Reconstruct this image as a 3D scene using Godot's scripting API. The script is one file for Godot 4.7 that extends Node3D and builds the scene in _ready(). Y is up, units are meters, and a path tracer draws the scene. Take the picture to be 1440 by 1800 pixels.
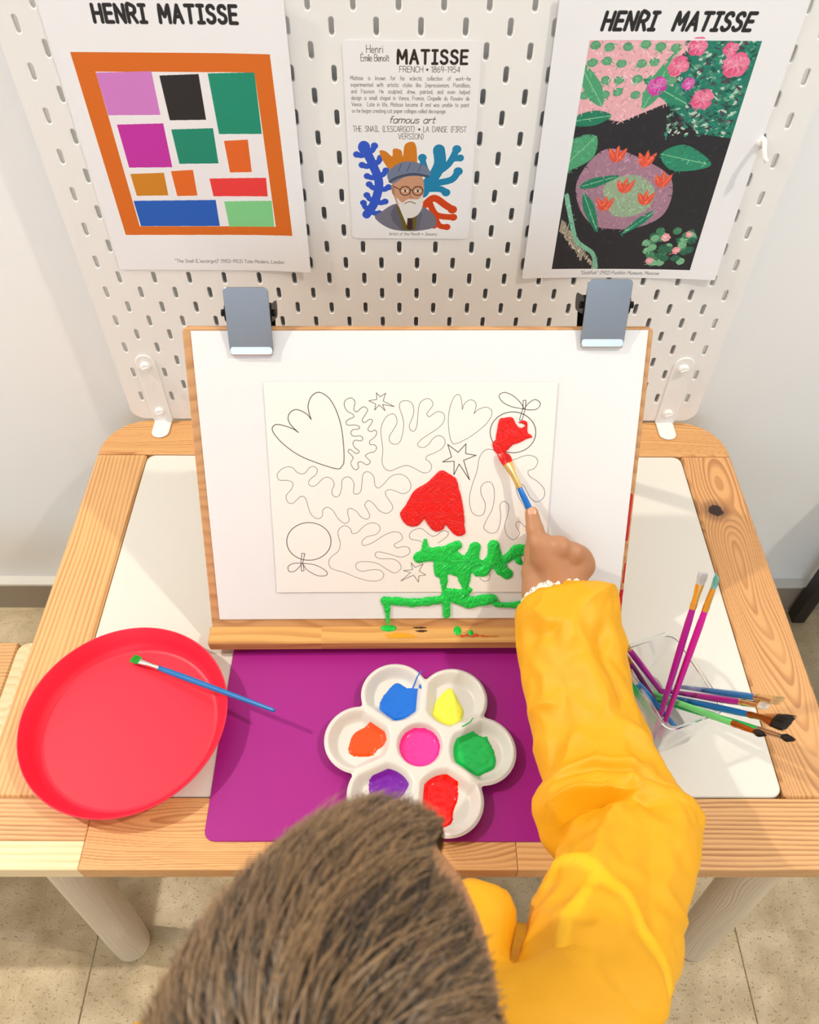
extends Node3D
# A child paints at a small pine table. Units are metres, y is up; the table's back edge lies at z = 0 and its top at y = 0.48.

# ---------------------------------------------------------------- mesh builder
class MB:
	var v := PackedVector3Array()
	var uv := PackedVector2Array()
	var col := PackedColorArray()
	var ix := PackedInt32Array()
	func add(p: Vector3, t := Vector2.ZERO) -> int:
		v.append(p); uv.append(t)
		return v.size() - 1
	func tri(a: int, b: int, c: int) -> void:   # counter-clockwise seen from outside
		ix.append(a); ix.append(c); ix.append(b)
	func quad(a: int, b: int, c: int, d: int) -> void:
		tri(a, b, c); tri(a, c, d)
	func flat(pts: Array, uvs: Array = []) -> void:   # a convex face with corners of its own
		var s := v.size()
		for i in pts.size(): add(pts[i], uvs[i] if uvs.size() else Vector2.ZERO)
		for i in range(1, pts.size() - 1): tri(s, s + i, s + i + 1)
	func mesh() -> ArrayMesh:
		var n := PackedVector3Array()
		n.resize(v.size())
		for i in range(0, ix.size(), 3):
			var a := ix[i]; var b := ix[i + 2]; var c := ix[i + 1]
			var f := (v[b] - v[a]).cross(v[c] - v[a])
			n[a] += f; n[b] += f; n[c] += f
		for i in n.size():
			n[i] = n[i].normalized() if n[i].length_squared() > 1e-30 else Vector3.UP
		var arr := []
		arr.resize(Mesh.ARRAY_MAX)
		arr[Mesh.ARRAY_VERTEX] = v
		arr[Mesh.ARRAY_NORMAL] = n
		arr[Mesh.ARRAY_TEX_UV] = uv
		if col.size() == v.size(): arr[Mesh.ARRAY_COLOR] = col
		arr[Mesh.ARRAY_INDEX] = ix
		var m := ArrayMesh.new()
		m.add_surface_from_arrays(Mesh.PRIMITIVE_TRIANGLES, arr)
		return m

# ---------------------------------------------------------------- a small canvas for flat print
class Cv:
	var w: int
	var h: int
	var b := PackedByteArray()
	func _init(ww: int, hh: int, c: Color) -> void:
		w = ww; h = hh
		b.resize(w * h * 3)
		var r := int(c.r * 255); var g := int(c.g * 255); var l := int(c.b * 255)
		for i in w * h:
			b[3 * i] = r; b[3 * i + 1] = g; b[3 * i + 2] = l
	func dot(x: int, y: int, c: Color, a := 1.0) -> void:
		if x < 0 or y < 0 or x >= w or y >= h: return
		var i := 3 * (y * w + x)
		b[i] = int(lerpf(b[i], c.r * 255, a)); b[i + 1] = int(lerpf(b[i + 1], c.g * 255, a)); b[i + 2] = int(lerpf(b[i + 2], c.b * 255, a))
	func poly(p: PackedVector2Array, c: Color) -> void:
		var y0 := h; var y1 := 0
		for q in p:
			y0 = mini(y0, int(q.y)); y1 = maxi(y1, int(q.y) + 1)
		for y in range(maxi(y0, 0), mini(y1, h - 1) + 1):
			var xs := []
			var yy := y + 0.5
			for i in p.size():
				var u := p[i]; var q := p[(i + 1) % p.size()]
				if (u.y <= yy) != (q.y <= yy): xs.append(u.x + (yy - u.y) / (q.y - u.y) * (q.x - u.x))
			xs.sort()
			for k in range(0, xs.size() - 1, 2):
				var xa: float = xs[k]; var xb: float = xs[k + 1]
				for x in range(int(xa), int(xb) + 1):
					dot(x, y, c, clampf(minf(x + 1.0, xb) - maxf(float(x), xa), 0.0, 1.0))
	func line(p: Vector2, q: Vector2, wd: float, c: Color) -> void:
		var r := wd * 0.5
		var d := q - p
		var l := maxf(d.length_squared(), 1e-6)
		for y in range(int(minf(p.y, q.y) - r - 1), int(maxf(p.y, q.y) + r + 2)):
			for x in range(int(minf(p.x, q.x) - r - 1), int(maxf(p.x, q.x) + r + 2)):
				var z := Vector2(x + 0.5, y + 0.5)
				var t := clampf((z - p).dot(d) / l, 0.0, 1.0)
				var a := clampf(r + 0.5 - z.distance_to(p + d * t), 0.0, 1.0)
				if a > 0.0: dot(x, y, c, a)
	func path(p: PackedVector2Array, wd: float, c: Color, closed := false) -> void:
		for i in (p.size() if closed else p.size() - 1): line(p[i], p[(i + 1) % p.size()], wd, c)
	func tex() -> ImageTexture:
		return ImageTexture.create_from_image(Image.create_from_data(w, h, false, Image.FORMAT_RGB8, b))

const GLYPHS := {
	"A": "6.4|0 0 3.2 10 6.4 0|1.2 3.5 5.2 3.5", "B": "5.6|0 0 0 10 3 10 5 8.8 5 6.5 3 5.3 0 5.3|3 5.3 5.4 4 5.4 1.3 3 0 0 0", "C": "6|6 8.4 4.6 9.8 2.6 9.8 .7 8.2 0 5 .7 1.8 2.6 .2 4.6 .2 6 1.6",
	"D": "6|0 0 0 10 2.8 10 5 8.4 6 5 5 1.6 2.8 0 0 0", "E": "5|5 10 0 10 0 0 5 0|0 5.2 4.4 5.2", "F": "5|5 10 0 10 0 0|0 5.2 4.2 5.2", "G": "6.4|6 8.4 4.6 9.8 2.6 9.8 .7 8.2 0 5 .7 1.8 2.6 .2 4.6 .2 6.2 1.6 6.2 4.6 3.6 4.6",
	"H": "6|0 0 0 10|6 0 6 10|0 5.2 6 5.2", "I": "4|0 10 4 10|0 0 4 0|2 0 2 10", "J": "4.5|4.5 10 4.5 2.4 3.2 .1 1.4 .1 0 1.8|2.5 10 6 10", "L": "4.6|0 10 0 0 4.6 0", "M": "7.4|0 0 .5 10 3.7 3.5 6.9 10 7.4 0", "N": "6|0 0 0 10 6 0 6 10",
	"O": "7|3.5 10 1.2 9 0 6.5 0 3.5 1.2 1 3.5 0 5.8 1 7 3.5 7 6.5 5.8 9 3.5 10", "P": "5.4|0 0 0 10 3.2 10 5.2 8.8 5.4 7.2 5 5.6 3.2 4.6 0 4.6", "R": "5.8|0 0 0 10 3.2 10 5.2 8.8 5.4 7.4 5 6 3.2 5 0 5|2.6 5 5.8 0",
	"S": "5.4|5 8.6 4 9.8 2 9.9 .5 8.8 .4 7 1.6 5.7 4 4.7 5.2 3.2 4.9 1.2 3.2 .1 1.2 .3 0 1.6", "T": "6|0 10 6 10|3 10 3 0", "V": "6.4|0 10 3.2 0 6.4 10", "É": "5|5 10 0 10 0 0 5 0|0 5.2 4.4 5.2|1.8 11.6 3.4 13",
	"a": "4.6|4.2 6 4.2 0|4.2 4.5 3 6 1.4 6 .2 4.4 .2 1.6 1.4 0 3 0 4.2 1.5", "b": "4.6|.2 10 .2 0|.2 4.5 1.4 6 3 6 4.2 4.4 4.2 1.6 3 0 1.4 0 .2 1.5", "c": "4|4 5 2.8 6 1.3 6 .1 4.4 .1 1.6 1.3 0 2.8 0 4 1",
	"d": "4.6|4.2 10 4.2 0|4.2 4.5 3 6 1.4 6 .2 4.4 .2 1.6 1.4 0 3 0 4.2 1.5", "e": "4.4|.2 3.1 4.2 3.1 4 4.8 2.8 6 1.4 6 .2 4.4 .2 1.6 1.4 0 2.9 0 4.1 1.1", "f": "3.2|3.2 9.4 2.2 10 1.2 9.2 1.2 0|0 6 3 6",
	"g": "4.6|4.2 6 4.2 -1.8 3 -3 1.4 -3 .3 -2|4.2 4.5 3 6 1.4 6 .2 4.4 .2 1.6 1.4 0 3 0 4.2 1.5", "h": "4.4|.2 10 .2 0|.2 4.2 1.6 6 3 6 4 4.6 4 0", "i": ".8|.4 6 .4 0|.4 8.2 .4 8.6", "k": "4|.2 10 .2 0|3.6 6 .2 2.6|1.4 3.8 3.8 0", "l": ".8|.4 10 .4 0",
	"m": "7|.2 6 .2 0|.2 4.4 1.4 6 2.6 6 3.5 4.8 3.5 0|3.5 4.4 4.7 6 5.9 6 6.8 4.8 6.8 0", "n": "4.4|.2 6 .2 0|.2 4.2 1.6 6 3 6 4 4.6 4 0", "o": "4.6|2.3 6 .8 5.2 .1 3 .8 .8 2.3 0 3.8 .8 4.5 3 3.8 5.2 2.3 6",
	"p": "4.6|.2 6 .2 -3.5|.2 4.5 1.4 6 3 6 4.2 4.4 4.2 1.6 3 0 1.4 0 .2 1.5", "r": "3|.2 6 .2 0|.2 4 1.4 5.8 3 6", "s": "3.8|3.5 5.2 2.4 6 1.2 6 .3 5 .6 3.8 3 2.6 3.6 1.4 2.8 .1 1.2 0 .1 1", "t": "3.2|1.4 9 1.4 .8 2.2 0 3.2 .4|0 6 3 6",
	"u": "4.4|.2 6 .2 1.6 1.2 0 2.8 0 4 1.6|4 6 4 0", "v": "4.2|0 6 2.1 0 4.2 6", "w": "6.2|0 6 1.6 0 3.1 5 4.6 0 6.2 6", "x": "4|0 6 4 0|4 6 0 0", "y": "4.2|0 6 2.1 0|4.2 6 1 -3.4", "î": "1.6|.8 6 .8 0|0 7.6 .8 8.8 1.6 7.6",
	"0": "5.4|2.7 10 .8 8.6 0 5 .8 1.4 2.7 0 4.6 1.4 5.4 5 4.6 8.6 2.7 10", "1": "2|0 8.6 1.6 10 1.6 0", "2": "5|.2 8 1.2 9.7 3.4 9.8 4.6 8.2 4.2 6 0 0 5 0", "3": "5|.2 10 4.6 10 2 6.2 4.2 5.4 4.8 3 3.6 .4 1.4 0 0 1.4", "4": "5.4|4 0 4 10 0 3 5.4 3",
	"5": "5|4.6 10 .6 10 .3 5.8 2.6 6.4 4.6 5 4.8 2.4 3.2 .2 1.2 .1 0 1.4", "6": "5|4.2 9.6 1.6 8 .2 4.6 .4 1.6 2.2 0 4.2 .8 5 3 4 5.4 2 5.8 .3 4", "7": "5|0 10 5 10 1.6 0", "8": "5|2.5 5.4 .6 6.6 .6 8.8 2.5 10 4.4 8.8 4.4 6.6 2.5 5.4 .2 4 .2 1.4 2.5 0 4.8 1.4 4.8 4 2.5 5.4",
	"9": "5|4.7 6 3 4.2 1 4.6 0 7 .8 9.2 2.8 10 4.6 8.6 4.7 6 3.4 0", "(": "2.4|2.4 11 .6 8 .2 5 .6 2 2.4 -1", ")": "2.4|0 11 1.8 8 2.2 5 1.8 2 0 -1", "'": ".8|.4 10 .2 8", "\"": "2|.3 10 .2 8|1.6 10 1.5 8",
	",": "1|.6 .8 .2 -1.6", ".": ".8|.3 .1 .5 .1", ";": "1|.6 .8 .2 -1.6|.5 4.4 .5 4.6", "-": "3.4|.4 4.2 3 4.2", "—": "8|0 4.2 8 4.2"}

func text_width(s: String, size: float, gap: float) -> float:
	var x := 0.0
	for ch in s:
		x += 4.0 if ch == " " else (4.0 if ch == "•" else float(GLYPHS[ch].get_slice("|", 0))) + gap
	return x * size * 0.1

# writes s with its baseline at (x, y); «wide» > 0 spreads the words to that width
func write_text(cv: Cv, s: String, x: float, y: float, size: float, weight: float, c: Color, gap := 1.6, slant := 0.0, wide := 0.0, squeeze := 1.0) -> void:
	var k := size * 0.1
	var extra := 0.0
	if wide > 0.0 and s.count(" "): extra = (wide - text_width(s, size, gap) * squeeze) / s.count(" ")
	for ch in s:
		if ch == " ":
			x += 4.0 * k * squeeze + extra
			continue
		if ch == "•":
			cv.line(Vector2(x + 2 * k, y - 4.5 * k), Vector2(x + 2.1 * k, y - 4.5 * k), size * 0.42, c)
			x += (4.0 + gap) * k * squeeze
			continue
		var parts: PackedStringArray = GLYPHS[ch].split("|")
		for i in range(1, parts.size()):
			var n := parts[i].split_floats(" ")
			var p := PackedVector2Array()
			for j in range(0, n.size(), 2): p.append(Vector2(x + (n[j] * squeeze + n[j + 1] * slant) * k, y - n[j + 1] * k))
			if p.size() > 4 and size > 30.0: p = spline(p, false, 3)
			cv.path(p, weight, c)
		x += (float(parts[0]) + gap) * k * squeeze

# ---------------------------------------------------------------- curves and fields
func spline(p: PackedVector2Array, closed: bool, n := 6) -> PackedVector2Array:
	var o := PackedVector2Array()
	var m := p.size()
	for i in (m if closed else m - 1):
		var a := p[(i - 1 + m) % m] if closed or i > 0 else p[i]
		var b := p[i]
		var c := p[(i + 1) % m]
		var d := p[(i + 2) % m] if closed or i + 2 < m else c
		for k in n: o.append(b.cubic_interpolate(c, a, d, float(k) / n))
	if not closed: o.append(p[m - 1])
	return o

func pts2(s: String, from := 0, k := 1e-4) -> PackedVector2Array:
	var n := s.split_floats(" ")
	var o := PackedVector2Array()
	for i in range(from, n.size() - 1, 2): o.append(Vector2(n[i], n[i + 1]) * k)
	return o

func pts3(s: String, from := 0, k := 1e-4) -> PackedVector3Array:
	var n := s.split_floats(" ")
	var o := PackedVector3Array()
	for i in range(from, n.size() - 2, 3): o.append(Vector3(n[i], n[i + 1], n[i + 2]) * k)
	return o

func sd_poly(p: PackedVector2Array, q: Vector2) -> float:
	var d := 1e9
	var inside := false
	var n := p.size()
	var b := p[n - 1]
	for i in n:
		var a := p[i]
		var e := b - a
		var w := q - a
		d = minf(d, (w - e * clampf(w.dot(e) / maxf(e.length_squared(), 1e-12), 0.0, 1.0)).length_squared())
		if (a.y > q.y) != (b.y > q.y) and q.x < (b.x - a.x) * (q.y - a.y) / (b.y - a.y) + a.x: inside = not inside
		b = a
	return -sqrt(d) if inside else sqrt(d)

func cone2(a: Vector2, b: Vector2, ra: float, rb: float, q: Vector2) -> float:
	var e := b - a
	var t := clampf((q - a).dot(e) / maxf(e.length_squared(), 1e-12), 0.0, 1.0)
	return q.distance_to(a + e * t) - lerpf(ra, rb, t)

func cone(a: Vector3, b: Vector3, ra: float, rb: float, q: Vector3) -> float:
	var e := b - a
	var t := clampf((q - a).dot(e) / maxf(e.length_squared(), 1e-12), 0.0, 1.0)
	return q.distance_to(a + e * t) - lerpf(ra, rb, t)

func smin(a: float, b: float, k: float) -> float:
	var x := maxf(k - absf(a - b), 0.0) / k
	return minf(a, b) - x * x * k * 0.25

func egg(q: Vector3, r: Vector3) -> float:   # signed distance to an ellipsoid, nearly
	var k := (q / r).length()
	return k * (k - 1.0) / maxf((q / (r * r)).length(), 1e-6)

# a raised sheet over the region sdf < 0 of a plane: corner + x ax + y ay, lifted by hgt(point, distance inside)
func field_sheet(mb: MB, sdf: Callable, hgt: Callable, box: Rect2, step: float, o: Vector3, ax: Vector3, ay: Vector3, skirt := 0.0) -> void:
	var an := ax.cross(ay).normalized()
	var nx := int(ceil(box.size.x / step)) + 1
	var ny := int(ceil(box.size.y / step)) + 1
	var id := PackedInt32Array()
	id.resize(nx * ny)
	var flat := {}
	for j in ny:
		for i in nx:
			var p := box.position + Vector2(i, j) * step
			var d: float = sdf.call(p)
			id[j * nx + i] = -1
			if d > step * 0.75: continue
			if d > -step * 0.5:
				for k in 2:
					var g := Vector2(sdf.call(p + Vector2(1e-4, 0)) - sdf.call(p - Vector2(1e-4, 0)), sdf.call(p + Vector2(0, 1e-4)) - sdf.call(p - Vector2(0, 1e-4)))
					if g.length() < 1e-7: break
					p -= g.normalized() * d
					d = sdf.call(p)
				d = 0.0
			id[j * nx + i] = mb.add(o + ax * p.x + ay * p.y + an * float(hgt.call(p, -d)), p * 8.0)
			flat[id[j * nx + i]] = p
	var edges := {}
	for j in ny - 1:
		for i in nx - 1:
			var q := [id[j * nx + i], id[j * nx + i + 1], id[(j + 1) * nx + i + 1], id[(j + 1) * nx + i]]
			var miss := q.count(-1)
			if miss > 1: continue
			if miss == 1: q.erase(-1)
			if q.size() == 4: mb.quad(q[0], q[1], q[2], q[3])
			else: mb.tri(q[0], q[1], q[2])
			if skirt != 0.0:
				for k in q.size():
					var a: int = q[k]; var b: int = q[(k + 1) % q.size()]
					if edges.has(Vector2i(b, a)): edges.erase(Vector2i(b, a))
					else: edges[Vector2i(a, b)] = true
	if skirt != 0.0:
		var low := {}
		for e in edges:
			for k in [e.x, e.y]:
				if not low.has(k):
					var p: Vector2 = flat[k]
					low[k] = [mb.add(mb.v[k]), mb.add(o + ax * p.x + ay * p.y + an * skirt)]
			mb.quad(low[e.x][1], low[e.y][1], low[e.y][0], low[e.x][0])

# surface nets over a signed distance field
func nets(mb: MB, f: Callable, lo: Vector3, hi: Vector3, h: float) -> void:
	var nb := Vector3i(((hi - lo) / (h * 4.0)).ceil())
	var n := nb * 4
	var sx := n.x + 1; var sxy := (n.x + 1) * (n.y + 1)
	var val := PackedFloat32Array()
	val.resize(sxy * (n.z + 1))
	val.fill(1e3)
	var cells := PackedInt32Array()
	for bz in nb.z: for by in nb.y: for bx in nb.x:
		var c0 := Vector3i(bx, by, bz) * 4
		if absf(f.call(lo + (Vector3(c0) + Vector3.ONE * 2.0) * h)) > h * 4.8: continue
		for z in 5: for y in 5: for x in 5:
			var k := (c0.z + z) * sxy + (c0.y + y) * sx + c0.x + x
			if val[k] > 900.0: val[k] = f.call(lo + Vector3(c0.x + x, c0.y + y, c0.z + z) * h)
		for z in 4: for y in 4: for x in 4:
			cells.append((c0.z + z) * sxy + (c0.y + y) * sx + c0.x + x)
	var at := {}
	var corner := [0, 1, sx, sx + 1, sxy, sxy + 1, sxy + sx, sxy + sx + 1]
	var edge := [[0, 1], [2, 3], [4, 5], [6, 7], [0, 2], [1, 3], [4, 6], [5, 7], [0, 4], [1, 5], [2, 6], [3, 7]]
	for k in cells:
		var mask := 0
		for i in 8:
			if val[k + corner[i]] < 0.0: mask |= 1 << i
		if mask == 0 or mask == 255: continue
		var s := Vector3.ZERO
		var m := 0
		for e in edge:
			var a: float = val[k + corner[e[0]]]; var b: float = val[k + corner[e[1]]]
			if (a < 0.0) == (b < 0.0): continue
			var t := a / (a - b)
			var p := Vector3(e[0] & 1, (e[0] >> 1) & 1, e[0] >> 2)
			s += p.lerp(Vector3(e[1] & 1, (e[1] >> 1) & 1, e[1] >> 2), t)
			m += 1
		var cz := k / sxy
		var cy := (k % sxy) / sx
		var cx := k % sx
		at[k] = mb.add(lo + (Vector3(cx, cy, cz) + s / m) * h)
	for k in at:
		var inside: bool = val[k] < 0.0
		for axis in 3:
			var st: int = [1, sx, sxy][axis]
			var u: int = [sx, sxy, 1][axis]
			var w: int = [sxy, 1, sx][axis]
			if (val[k + st] < 0.0) == inside: continue
			if not (at.has(k - u) and at.has(k - w) and at.has(k - u - w)): continue
			if inside: mb.quad(at[k - u - w], at[k - w], at[k], at[k - u])
			else: mb.quad(at[k - u - w], at[k - u], at[k], at[k - w])

# ---------------------------------------------------------------- shapes
# a box with chamfered edges; the texture runs along axis «grain» (0 x, 1 y, 2 z)
func chbox(mb: MB, xf: Transform3D, s: Vector3, ch: float, grain := 0, off := Vector2.ZERO) -> void:
	var hs := s * 0.5
	var i := hs - Vector3.ONE * ch
	for ax in 3:
		for sg in [-1.0, 1.0]:
			var u := (ax + 1) % 3; var w := (ax + 2) % 3
			var q := []
			var t := []
			for c in [[-1, -1], [1, -1], [1, 1], [-1, 1]]:
				var p := Vector3.ZERO
				p[ax] = hs[ax] * sg; p[u] = i[u] * c[0]; p[w] = i[w] * c[1]
				q.append(p)
				t.append(grain_uv(p, ax, grain) + off)
			if sg < 0: q.reverse(); t.reverse()
			for k in 4: q[k] = xf * q[k]
			mb.flat(q, t)
	if ch <= 0.0: return
	for ax in 3:
		var u := (ax + 1) % 3; var w := (ax + 2) % 3
		for a in [-1.0, 1.0]: for b in [-1.0, 1.0]:
			var q := []
			var t := []
			for c in [[-1, 0], [1, 0], [1, 1], [-1, 1]]:
				var p := Vector3.ZERO
				p[ax] = i[ax] * c[0]
				p[u] = (hs[u] if c[1] == 0 else i[u]) * a
				p[w] = (i[w] if c[1] == 0 else hs[w]) * b
				q.append(p)
				t.append(grain_uv(p, u, grain) + off)
			if a * b < 0: q.reverse(); t.reverse()
			for k in 4: q[k] = xf * q[k]
			mb.flat(q, t)
	for a in [-1.0, 1.0]: for b in [-1.0, 1.0]: for c in [-1.0, 1.0]:
		var q := [Vector3(hs.x * a, i.y * b, i.z * c), Vector3(i.x * a, hs.y * b, i.z * c), Vector3(i.x * a, i.y * b, hs.z * c)]
		if a * b * c < 0: q.reverse()
		for k in 3: q[k] = xf * q[k]
		mb.flat(q, [off, off, off])

func grain_uv(p: Vector3, ax: int, grain: int) -> Vector2:
	if ax == grain: return Vector2(p[(ax + 1) % 3] * 0.4, p[(ax + 2) % 3] * 4.0)
	return Vector2(p[grain] * 2.0, p[3 - ax - grain] * 4.0)

# profile points (radius, height) turned round the y axis of xf; sharp corners by giving a point twice
func lathe(mb: MB, xf: Transform3D, prof: Array, sides := 32, squash := Vector2.ONE) -> void:
	var rows := []
	for k in prof.size():
		var p: Vector2 = prof[k]
		var row := []
		for i in sides + 1:
			var a := TAU * i / sides
			row.append(mb.add(xf * Vector3(cos(a) * p.x * squash.x, p.y, sin(a) * p.x * squash.y), Vector2(p.y * 2.0, float(i) / sides)))
		rows.append(row)
	for k in prof.size() - 1:
		if prof[k].distance_to(prof[k + 1]) < 1e-7: continue
		for i in sides: mb.quad(rows[k][i], rows[k + 1][i], rows[k + 1][i + 1], rows[k][i + 1])

func lathe_flip(mb: MB, xf: Transform3D, prof: Array, sides := 32) -> void:
	var p := prof.duplicate()
	p.reverse()
	lathe(mb, xf, p, sides)

# a round bar along a path
func tube(mb: MB, path: PackedVector3Array, r0: float, r1: float, sides := 10, caps := true) -> void:
	var rows := []
	var side := Vector3.ZERO
	for k in path.size():
		var t := (path[mini(k + 1, path.size() - 1)] - path[maxi(k - 1, 0)]).normalized()
		if k == 0: side = t.cross(Vector3.UP if absf(t.y) < 0.9 else Vector3.RIGHT).normalized()
		side = (side - t * side.dot(t)).normalized()
		var up := side.cross(t)
		var r := lerpf(r0, r1, float(k) / maxi(path.size() - 1, 1))
		var row := []
		for i in sides: row.append(mb.add(path[k] + (side * cos(TAU * i / sides) + up * sin(TAU * i / sides)) * r, Vector2(float(k) / path.size(), float(i) / sides)))
		rows.append(row)
	for k in path.size() - 1:
		for i in sides: mb.quad(rows[k][i], rows[k][(i + 1) % sides], rows[k + 1][(i + 1) % sides], rows[k + 1][i])
	if caps:
		var a := mb.add(path[0]); var b := mb.add(path[-1])
		for i in sides:
			mb.tri(a, rows[0][(i + 1) % sides], rows[0][i])
			mb.tri(b, rows[-1][i], rows[-1][(i + 1) % sides])

# a flat plate: outline in the xy plane of xf, thick along its z, edges rounded off by ch
func plate(mb: MB, xf: Transform3D, outline: PackedVector2Array, thick: float, ch := 0.0, uvk := Vector2.ONE) -> void:
	if Geometry2D.is_polygon_clockwise(outline): outline.reverse()
	var inner := outline
	if ch > 0.0:
		inner = PackedVector2Array()
		var n := outline.size()
		for i in n:
			var a := (outline[i] - outline[(i - 1 + n) % n]).normalized()
			var b := (outline[(i + 1) % n] - outline[i]).normalized()
			var m := (a + b).normalized()
			inner.append(outline[i] + Vector2(-m.y, m.x) * ch / maxf(0.5, m.dot(b)))
	var t := Geometry2D.triangulate_polygon(inner)
	for sg in [1.0, -1.0]:
		var s := mb.v.size()
		for p in inner: mb.add(xf * Vector3(p.x, p.y, sg * thick * 0.5), p * uvk)
		for i in range(0, t.size(), 3):
			var a := inner[t[i]]; var b := inner[t[i + 1]]; var c := inner[t[i + 2]]
			if ((b - a).cross(c - a) > 0.0) == (sg > 0.0): mb.tri(s + t[i], s + t[i + 1], s + t[i + 2])
			else: mb.tri(s + t[i], s + t[i + 2], s + t[i + 1])
	var rings := [[inner, 0.5], [outline, 0.5 - ch / thick], [outline, ch / thick - 0.5], [inner, -0.5]] if ch > 0.0 else [[outline, 0.5], [outline, -0.5]]
	for r in rings.size() - 1:
		for i in outline.size():
			var j := (i + 1) % outline.size()
			var A: PackedVector2Array = rings[r][0]; var B: PackedVector2Array = rings[r + 1][0]
			var za: float = rings[r][1] * thick; var zb: float = rings[r + 1][1] * thick
			mb.flat([xf * Vector3(A[i].x, A[i].y, za), xf * Vector3(B[i].x, B[i].y, zb), xf * Vector3(B[j].x, B[j].y, zb), xf * Vector3(A[j].x, A[j].y, za)], [A[i] * uvk, A[i] * uvk, A[j] * uvk, A[j] * uvk])

func round_rect(x0: float, y0: float, x1: float, y1: float, r: float, n := 5) -> PackedVector2Array:
	var o := PackedVector2Array()
	for c in [[x1 - r, y1 - r, 0.0], [x0 + r, y1 - r, 0.25], [x0 + r, y0 + r, 0.5], [x1 - r, y0 + r, 0.75]]:
		for k in n + 1:
			var a: float = (c[2] + 0.25 * k / n) * TAU
			o.append(Vector2(c[0] + cos(a) * r, c[1] + sin(a) * r))
	return o

# a sheet of paper: width and height in the xy plane of its node, bent by bend(x, y) along z
func sheet(mb: MB, w: float, h: float, nx: int, ny: int, bend: Callable, thick := 0.0003) -> void:
	var ids := [[], []]
	for sd in 2:
		for j in ny + 1: for i in nx + 1:
			var x := (float(i) / nx - 0.5) * w; var y := (float(j) / ny - 0.5) * h
			ids[sd].append(mb.add(Vector3(x, y, float(bend.call(x, y)) + (thick if sd == 0 else 0.0)), Vector2(float(i) / nx, 1.0 - float(j) / ny)))
	for j in ny: for i in nx:
		var k := j * (nx + 1) + i
		mb.quad(ids[0][k], ids[0][k + 1], ids[0][k + nx + 2], ids[0][k + nx + 1])
		mb.quad(ids[1][k], ids[1][k + nx + 1], ids[1][k + nx + 2], ids[1][k + 1])
	var ring := []
	for i in nx: ring.append(i)
	for j in ny: ring.append(j * (nx + 1) + nx)
	for i in nx: ring.append(ny * (nx + 1) + nx - i)
	for j in ny: ring.append((ny - j) * (nx + 1))
	for i in ring.size():
		var a: int = ring[i]; var b: int = ring[(i + 1) % ring.size()]
		mb.quad(ids[1][a], ids[1][b], ids[0][b], ids[0][a])

# ---------------------------------------------------------------- nodes
var taken := {}
func numbered(called: String) -> String:
	taken[called] = taken.get(called, 0) + 1
	return called if taken[called] == 1 else "%s_%03d" % [called, taken[called] - 1]

func tag(o: Node, label: String, category: String, group := "") -> void:
	o.set_meta("label", label)
	o.set_meta("category", category)
	if group: o.set_meta("group", group)

func thing(called: String, label: String, category: String, at := Transform3D(), group := "") -> Node3D:
	var o := Node3D.new()
	o.name = numbered(called)
	add_child(o)
	o.transform = at
	tag(o, label, category, group)
	return o

func obj(called: String, mb: MB, m: Material, parent: Node = null, label := "") -> MeshInstance3D:
	return obj_mesh(called, mb.mesh(), m, parent, label)

func obj_mesh(called: String, me: Mesh, m: Material, parent: Node = null, label := "") -> MeshInstance3D:
	var o := MeshInstance3D.new()
	o.mesh = me
	o.material_override = m
	if parent:
		o.name = called
		parent.add_child(o, true)
	else:
		o.name = numbered(called)
		add_child(o)
	if label: o.set_meta("label", label)
	return o

func struct_box(called: String, lo: Vector3, hi: Vector3, m: Material, parent: Node = null) -> MeshInstance3D:
	var mb := MB.new()
	chbox(mb, Transform3D(Basis(), (hi - lo) * 0.5), hi - lo, 0.0)
	var o := obj(called, mb, m, parent)
	o.position = lo
	o.set_meta("kind", "structure")
	return o

func mat(c: Color, rough := 0.6, metal := 0.0) -> StandardMaterial3D:
	var m := StandardMaterial3D.new()
	m.albedo_color = c
	m.roughness = rough
	m.metallic = metal
	return m

func noise(s: int, f: float, oct := 3) -> FastNoiseLite:
	var n := FastNoiseLite.new()
	n.seed = s
	n.frequency = f
	n.noise_type = FastNoiseLite.TYPE_SIMPLEX_SMOOTH
	n.fractal_octaves = oct
	return n

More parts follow.
